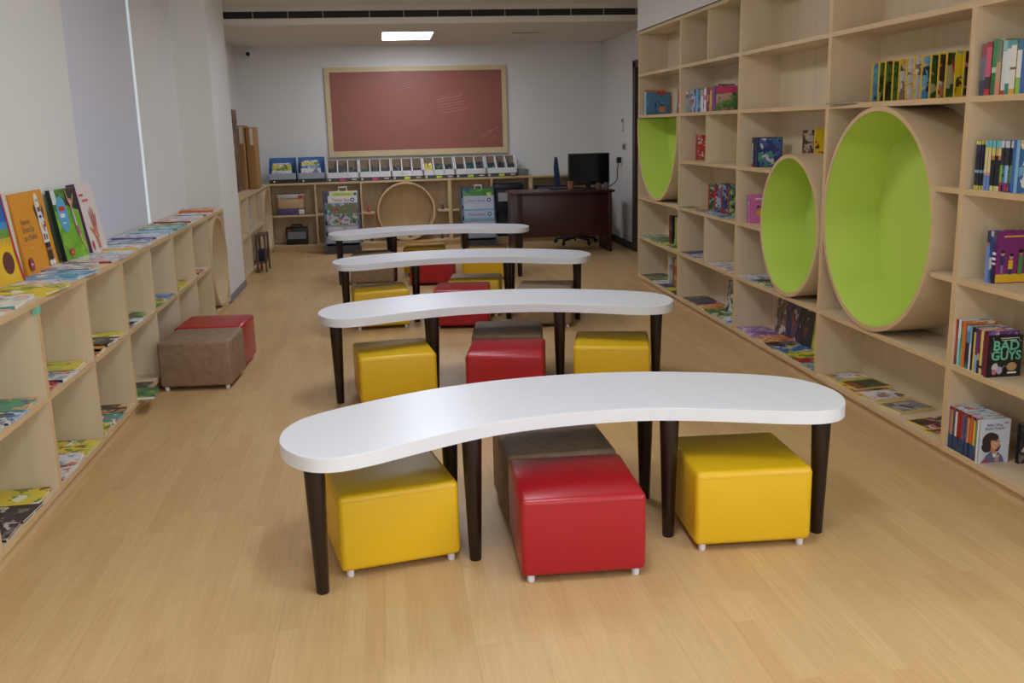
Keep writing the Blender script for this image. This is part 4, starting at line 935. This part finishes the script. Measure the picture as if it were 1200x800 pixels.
m = MB(); m.box(hx-.11, hx-.05, -hy-.003, -hy-.002, h-.12, h-.04); m.build('sticker', LIMES, c)
c, hx, hy, h = lbox('storage_box', 'black crate on the lower shelf under the printer', 'box', 1.46, 1.80, .0, .25, .085, .37, plain('black_crate', (30,28,30), .6))
c, hx, hy, h = lbox('file_box', 'flat blue file box in the cubby behind the desk', 'box', 2.0, 2.42, .03, .25, .66, .72, plain('navy_file', (44,60,104), .5))
# stack carrier so that the file box is not floating
c, hx, hy, h = lbox('file_box', 'dark carton under the blue file box behind the desk', 'box', 2.0, 2.42, .03, .25, .467, .66, plain('dark_carton', (60,52,48), .7))
for x_, z_, mat, lb in ((-.22, .467, PRED, 'tiny red toy on the small shelf left of the ring'), (.74, .467, plain('toy_brown', (110,70,60), .5), 'tiny brown toy on the small shelf right of the ring'), (-.20, .085, plain('toy_dark', (70,60,52), .5), 'tiny dark toy on the bottom shelf left of the ring'), (.72, .085, plain('toy_grey', (90,84,76), .5), 'tiny grey toy on the bottom shelf right of the ring'), (.30, .115, plain('toy_wood', (120,84,50), .5), 'tiny wooden toy lying inside the round ring')):
    m = MB(); m.lathe([(.018,0),(.022,.01),(.018,.035),(.010,.042),(.016,.055),(.012,.068)], seg=14)
    o = m.build('toy_figure', mat, loc=bw(x_, .08, z_ + (.0005 if z_ != .115 else 0))); tag(o, lb, 'toy', 'tiny toys around the round ring')

# big-book display racks
SLV = plain('clear_grey_plastic', (150, 162, 180), .3)
def rack(x0, x1, label, kind):
    w = x1-x0; c = empty('display_rack', (x0, 12.20, 0), label, 'rack', 'big book display racks', RB_)
    m = MB()
    for x_ in (0, w-.02): m.prism([(0,.0),(.30,.0),(.30,.05),(.28,.78),(.25,.78),(.03,.12),(0,.10)], x_, x_+.02, axis='x')
    m.build('side_frame', plain('rack_side', (70, 76, 88), .4), c)
    m = MB(); m.box(.02, w-.02, .02, .28, .0, .10); m.build('base', DGREY, c)
    for k in range(4):
        y_, z_ = .06+.045*k, .13+.135*k
        m = MB(); m.box(.02, w-.02, y_, y_+.006, z_, z_+.09); m.build('pocket', SLV, c)
        m = MB(); m.box(.02, w-.02, y_+.006, .27, z_, z_+.004); m.build('pocket_floor', SLV, c)
    m = MB(); m.box(.02, w-.02, .272, .278, .10, .76); m.build('back_panel', plain('rack_back', (86, 94, 108), .4), c)
    return c, w
def bigbook(rc, x, k, w, h, art_, label, title=None, tcol=None, handle=False, band=None):
    y_, z_ = 12.20 + .0665 + .045*k, .134+.135*k
    o = book(label, art_, SP['white'], w, h, .016, (x, y_, z_+.001), math.degrees(RB_), -3, 'big books in the display racks')
    if band: decal(o, 'title_band', [(rect(.004, w-.004, h-.10, h-.008), band), (ell(w-.06, h-.055, .026, .026), plain('print_badge_blue', (40, 84, 150), .4)), (ell(w-.06, h-.055, .013, .013), PWHITE)])
    if title: text_mesh('title', title, .052 if len(title) < 11 else .042, tcol, o, (.05, -.0022, h-.072), (radians(90), 0, 0), 'LEFT')
    if handle:
        m = MB(); m.tube([(w*.40, .008, h-.01), (w*.40, .008, h+.045), (w*.62, .008, h+.045), (w*.62, .008, h-.01)], .009); m.build('handle', PWHITE, o)
    return o
r1, w1_ = rack(-.775, -.325, 'grey display rack of big books left of the round ring', 0)
bigbook(r1, -.73, 0, .37, .20, A('lilac', (196,190,206),(206,200,214),(186,180,200),(214,206,216),(170,164,190)), 'pale lilac big book in the lowest pocket of the left rack')
bigbook(r1, -.735, 1, .375, .22, A('kids', (190,180,190),(70,120,70),(90,60,120),(200,140,120),(60,60,80), sc=18), 'big book with green and violet figures in the left rack')
bigbook(r1, -.735, 2, .375, .21, A('field', (110,110,60),(130,120,70),(80,120,70),(150,60,90),(170,190,210), sc=16), 'olive green big book in the left rack')
bigbook(r1, -.72, 3, .365, .172, plain('cover_cream', (214,208,196), .4), 'white big book titled in red in the top pocket of the left rack', 'Teddy Bear', PRED, band=PWHITE)
o = book('yellow titled big book with a handle behind the others in the left rack', plain('cover_ivory', (218,214,190), .4), SP['white'], .35, .215, .014, (-.70, 12.20+.225, .552), math.degrees(RB_), -3, 'big books in the display racks')
decal(o, 'title_band', [(rect(.05,.29,.155,.190), plain('print_lime', (176,196,40), .4)), (ell(.32,.172,.02,.02), plain('print_badge_blue', (40, 84, 150), .4))])
m = MB(); m.tube([(.12,.007,.205),(.12,.007,.262),(.22,.007,.262),(.22,.007,.205)], .009); m.build('handle', PWHITE, o)
r2, w2_ = rack(.945, 1.395, 'grey display rack of big books between the ring and the desk', 1)
bigbook(r2, .985, 0, .385, .20, A('paleblue', (190,200,214),(200,210,220),(180,192,210),(206,206,216),(170,184,204)), 'pale blue big book in the lowest pocket of the right rack')
o = bigbook(r2, .985, 1, .385, .21, plain('cover_sky', (132,178,214), .4), 'light blue big book titled in red in the right rack', 'Mountains', PRED, band=plain('print_pale_sky', (176,204,226), .4))
o = bigbook(r2, .985, 2, .385, .25, plain('cover_pale', (198,206,220), .4), 'pale big book titled in navy in the right rack', 'School Shoes', plain('print_wine', (110,40,80), .4), band=plain('print_pale_grey_blue', (190,200,216), .4))
o = bigbook(r2, .985, 3, .385, .20, A('greenfield', (70,140,60),(96,164,70),(56,116,50),(196,214,120),(70,90,120), sc=10), 'green big book with a white handle at the top of the right rack', handle=True)

# desk, monitor and chair
dk = empty('office_desk', (2.09, 11.7, 0), 'dark mahogany desk with a front panel in the far right corner', 'desk')
do = dk.location
def dpart(nm, *b, bev=.002): m = MB(); m.box(*b, bev=bev); return m.build(nm, DARKWOOD, dk, off=do)
dpart('desk_top', 1.47, 2.72, 11.38, 12.0, .715, .742, bev=.006)
dpart('side_panel', 1.50, 1.535, 11.42, 11.98, 0, .715); dpart('side_panel', 2.655, 2.69, 11.42, 11.98, 0, .715)
dpart('modesty_panel', 1.535, 2.655, 11.45, 11.47, .20, .715)
dpart('front_pillar', 1.50, 1.60, 11.40, 11.42, .0, .715)
mo = empty('monitor', (2.48, 11.75, .742), 'black flat monitor standing on the mahogany desk', 'monitor')
m = MB(); m.box(-.255,.255,-.015,.02,.045,.425,bev=.006); m.build('screen_housing', BLACK, mo)
m = MB(); m.box(-.24,.24,-.0165,-.0145,.06,.41); m.build('screen', plain('dark_screen', (10,10,12), .12), mo)
m = MB(); m.box(-.03,.03,.02,.05,.006,.25); m.build('stand_neck', BLACK, mo)
m = MB(); m.box(-.12,.12,-.08,.10,0,.012,bev=.004); m.build('stand_base', BLACK, mo)
cup = empty('cup', (2.235, 11.66, .742), 'tan cup beside the monitor on the desk', 'cup')
m = MB(); m.lathe([(.030,0),(.034,.004),(.039,.10),(.036,.10),(.032,.01)], seg=20); m.build('cup_body', plain('tan_ceramic', (160,110,80), .4), cup)
m = MB(); m.tube([(.036,0,.08),(.06,0,.075),(.062,0,.04),(.035,0,.03)], .005); m.build('cup_handle', plain('tan_ceramic', (160,110,80), .4), cup)
kb = empty('keyboard', (2.20, 11.80, .742), 'black keyboard lying on the desk behind the cup', 'keyboard')
m = MB(); m.box(-.2,.2,-.07,.07,0,.016,bev=.004); m.build('keyboard_body', BLACK, kb)
m = MB(); m.box(-.19,.19,-.06,.06,.016,.021); m.build('keys', DGREY, kb)
for k, (x_, y_, mat, lb) in enumerate(((2.56, 11.56, plain('clutter_brown', (100,84,72), .5), 'small brown pot in front of the monitor, left of the other'), (2.66, 11.58, plain('clutter_grey', (110,100,96), .5), 'small grey pot in front of the monitor, at the desk end'))):
    m = MB(); m.lathe([(.028,0),(.032,.003),(.036,.075),(.030,.075),(.026,.01)], seg=16)
    tag(m.build('pen_pot', mat, loc=(x_, y_, .742)), lb, 'pot')
ch = empty('office_chair', (2.43, 12.36, 0), 'black swivel chair with a blue backrest behind the mahogany desk', 'chair', None, radians(-10))
CB = plain('chair_black', (26,26,30), .5)
m = MB()
for k in range(5):
    a = radians(72*k+18); m.tube([(0,0,.085),(.14*cos(a),.14*sin(a),.075),(.27*cos(a),.27*sin(a),.062)], .017, 10)
m.build('star_base', CB, ch)
for k in range(5):
    a = radians(72*k+18); m = MB(); m.lathe([(.024,-.011),(.027,-.006),(.027,.006),(.024,.011)], seg=16, M=Matrix.Translation((.275*cos(a),.275*sin(a),.027)) @ Matrix.Rotation(a+pi/2, 4, 'Z') @ Matrix.Rotation(pi/2, 4, 'Y')); m.build('caster', CB, ch)
m = MB(); m.lathe([(.028,.075),(.028,.24),(.018,.24),(.018,.42)], seg=18); m.build('gas_column', CB, ch)
m = MB(); m.box(-.22,.24,-.23,.23,.42,.50,bev=.03,seg=3); m.build('seat', plain('chair_blue', (28,42,74), .7, bump=.1), ch)
m = MB(); m.prism([(-.245,.66),(-.20,.60),(-.185,.75),(-.205,.95),(-.225,1.10),(-.262,1.115),(-.275,.98),(-.262,.80)], -.20, .20, axis='y'); m.build('backrest', plain('chair_blue', (28,42,74), .7, bump=.1), ch)
m = MB(); m.tube([(-.05,0,.41),(-.20,0,.43),(-.26,0,.52),(-.255,0,.72)], .016, 10); m.build('back_support', CB, ch)

# ceiling and wall fittings
av = empty('air_grille', (.4, YD, 2.67), 'long dark linear air grille across the ceiling step', 'air vent')
m = MB(); m.box(-2.0, 2.9, YD-.004, YD-.001, 2.636, 2.708); m.build('dark_throat', plain('vent_throat', (34,30,28), .8), av, off=av.location)
for z_ in (2.622, 2.706):
    m = MB(); m.box(-2.0, 2.9, YD-.016, YD-.001, z_, z_+.015); m.build('frame_rail', CEIL, av, off=av.location)
for k in range(4):
    m = MB(); m.box(-2.0, 2.9, YD-.012, YD-.0042, 2.646+.016*k, 2.649+.016*k); m.build('slat', plain('vent_slat', (76,70,66), .6), av, off=av.location)
for k in range(13):
    x_ = -1.6 + .352*k + (.12 if k > 3 else 0); m = MB(); m.box(x_, x_+.010, YD-.0145, YD-.0042, 2.638, 2.706); m.build('mullion', plain('vent_mullion', (160,152,144), .6), av, off=av.location)
sv = empty('slot_diffuser', (1.73, 11.68, ZC), 'thin dark ceiling slot to the right of the lit lamp', 'air vent')
m = MB(); m.box(-.18,.18,-.03,.03,-.006,-.0005); m.build('frame', CEIL, sv); m = MB(); m.box(-.165,.165,-.02,.02,-.0075,-.006); m.build('slot', plain('slot_dark', (90,80,72), .7), sv)
cc = empty('security_camera', (-1.62, YB, 2.50), 'small white security camera high in the back left corner', 'camera')
m = MB(); m.lathe([(.045,0),(.045,.02)], seg=18, M=Matrix.Rotation(radians(90), 4, 'X')); m.tube([(0,-.02,0),(0,-.06,-.01)], .014); m.build('bracket', WPLASTIC, cc)
m = MB(); m.lathe([(.028,-.07),(.034,-.06),(.034,.05),(.030,.06)], seg=18, M=Matrix.Translation((0,-.10,-.015)) @ Matrix.Rotation(radians(80), 4, 'X')); m.build('housing', WPLASTIC, cc)
m = MB(); m.lathe([(.026,0),(.026,.012)], seg=16, M=Matrix.Translation((0,-.157,-.026)) @ Matrix.Rotation(radians(80), 4, 'X')); m.build('lens', BLACK, cc)
def plate(label, y_, z_, w_, h_, nkeys, dark=False, cat='switch', name='wall_switch'):
    c = empty(name, (XRW, y_, z_), label, cat, 'switches and sockets on the right wall at the back')
    m = MB(); m.box(-.010, -.0005, -w_/2, w_/2, -h_/2, h_/2, bev=.002); m.build('plate', plain('switch_plate', (196,194,190), .4), c)
    for k in range(nkeys):
        a = -w_/2+.012+(w_-.024)*k/nkeys; m = MB(); m.box(-.014, -.010, a+.003, a+(w_-.024)/nkeys-.003, -h_/2+.015, h_/2-.015); m.build('key', plain('switch_key', (90,88,90), .4) if dark else WPLASTIC, c)
    return c
plate('remote holder switch plate, highest on the right back wall', 11.96, 1.545, .09, .06, 1, True)
plate('white switch plate under the high one on the right back wall', 11.96, 1.455, .09, .09, 2)
plate('double grey switch plate in the middle of the right back wall', 11.875, 1.23, .15, .09, 2, True)
plate('wide white socket plate left of the plugged socket', 12.22, 1.065, .16, .09, 2, False, 'socket', 'wall_socket')
plate('white socket plate with the black plug above the desk end', 12.0, 1.055, .09, .09, 1, False, 'socket', 'wall_socket')
pl = empty('power_cable', (XRW-.03, 12.0, 1.06), 'black plug with a cable hanging from the wall socket to the desk', 'cable')
m = MB(); m.box(-.04,.015,-.025,.025,-.03,.04,bev=.006); m.build('plug', BLACK, pl)
m = MB(); m.tube([(-.02,0,-.03),(-.03,.02,-.12),(-.02,.04,-.22),(-.05,.03,-.27),(-.13,-.02,-.31),(-.23,-.12,-.335),(-.27,-.25,-.330)], .006, 8); m.build('cable', BLACK, pl)


# ------------------------------------------------------------------ lamps
LAMP = emit('lamp_diffuser', (236, 243, 255), 17.0)
def panel_lamp(x, y, z, label, strength=None):
    l = empty('ceiling_light', (x, y, z), label, 'lamp', 'recessed ceiling panel lights')
    m = MB()
    for b in ((-.31,.31,-.50,-.475),(-.31,.31,.475,.50),(-.31,-.285,-.475,.475),(.285,.31,-.475,.475)): m.box(*b, -.012, 0.0)
    m.build('lamp_frame', WPLASTIC, l)
    m = MB(); m.box(-.285,.285,-.475,.475,-.008,-.001)
    m.build('diffuser', LAMP, l)
panel_lamp(.345, 11.83, ZC, 'lit rectangular ceiling panel lamp in front of the red notice board')
for y_, dsc in ((8.6,'over the third table'),(5.4,'over the second table'),(2.2,'before the nearest table'),(-1.0,'behind the viewpoint')):
    panel_lamp(.345, y_, ZCF, 'lit rectangular ceiling panel lamp %s, above the frame' % dsc)
# daylight through the window behind the viewpoint
ld = bpy.data.lights.new('daylight', 'AREA'); ld.shape = 'RECTANGLE'; ld.size = FW[1]-FW[0]; ld.size_y = FW[3]-FW[2]
ld.energy = 24; ld.color = (0.86, 0.93, 1.0)
lo = bpy.data.objects.new('daylight', ld); COL.objects.link(lo); lo.location = ((FW[0]+FW[1])/2, YF-.02, (FW[2]+FW[3])/2)
lo.rotation_euler = (radians(90), 0, 0)
ls = bpy.data.lights.new('added_side_fill', 'AREA'); ls.shape = 'RECTANGLE'; ls.size = 4.1; ls.size_y = 1.6  # fill light at the added side window, brightens the left wall
ls.energy = 80; ls.color = (0.86, 0.93, 1.0)
l2 = bpy.data.objects.new('added_side_fill', ls); COL.objects.link(l2); l2.location = (XRW+.02, -.3, 1.62); l2.rotation_euler = (radians(90), 0, radians(90))
W = bpy.data.worlds.new('World'); S.world = W; W.use_nodes = True
W.node_tree.nodes['Background'].inputs['Color'].default_value = (0.78, 0.9, 1.0, 1)
W.node_tree.nodes['Background'].inputs['Strength'].default_value = 1.6

# ------------------------------------------------------------------ camera
p, y, r = radians(12.5145), radians(7.19205), radians(1.4144)
fw = Vector((sin(y)*cos(p), cos(y)*cos(p), -sin(p))); rt = Vector((cos(y), -sin(y), 0)); dn = fw.cross(rt)
rt2 = rt*cos(r) + dn*sin(r); dn2 = dn*cos(r) - rt*sin(r)
cd = bpy.data.cameras.new('camera'); cam = bpy.data.objects.new('camera', cd); COL.objects.link(cam)
cam.matrix_world = Matrix(((rt2.x, -dn2.x, -fw.x, 0), (rt2.y, -dn2.y, -fw.y, 0), (rt2.z, -dn2.z, -fw.z, 1.5), (0, 0, 0, 1)))
cd.sensor_width = 36; cd.sensor_fit = 'HORIZONTAL'; cd.lens = 1131.35*36/1200; cd.clip_start = .05
S.camera = cam
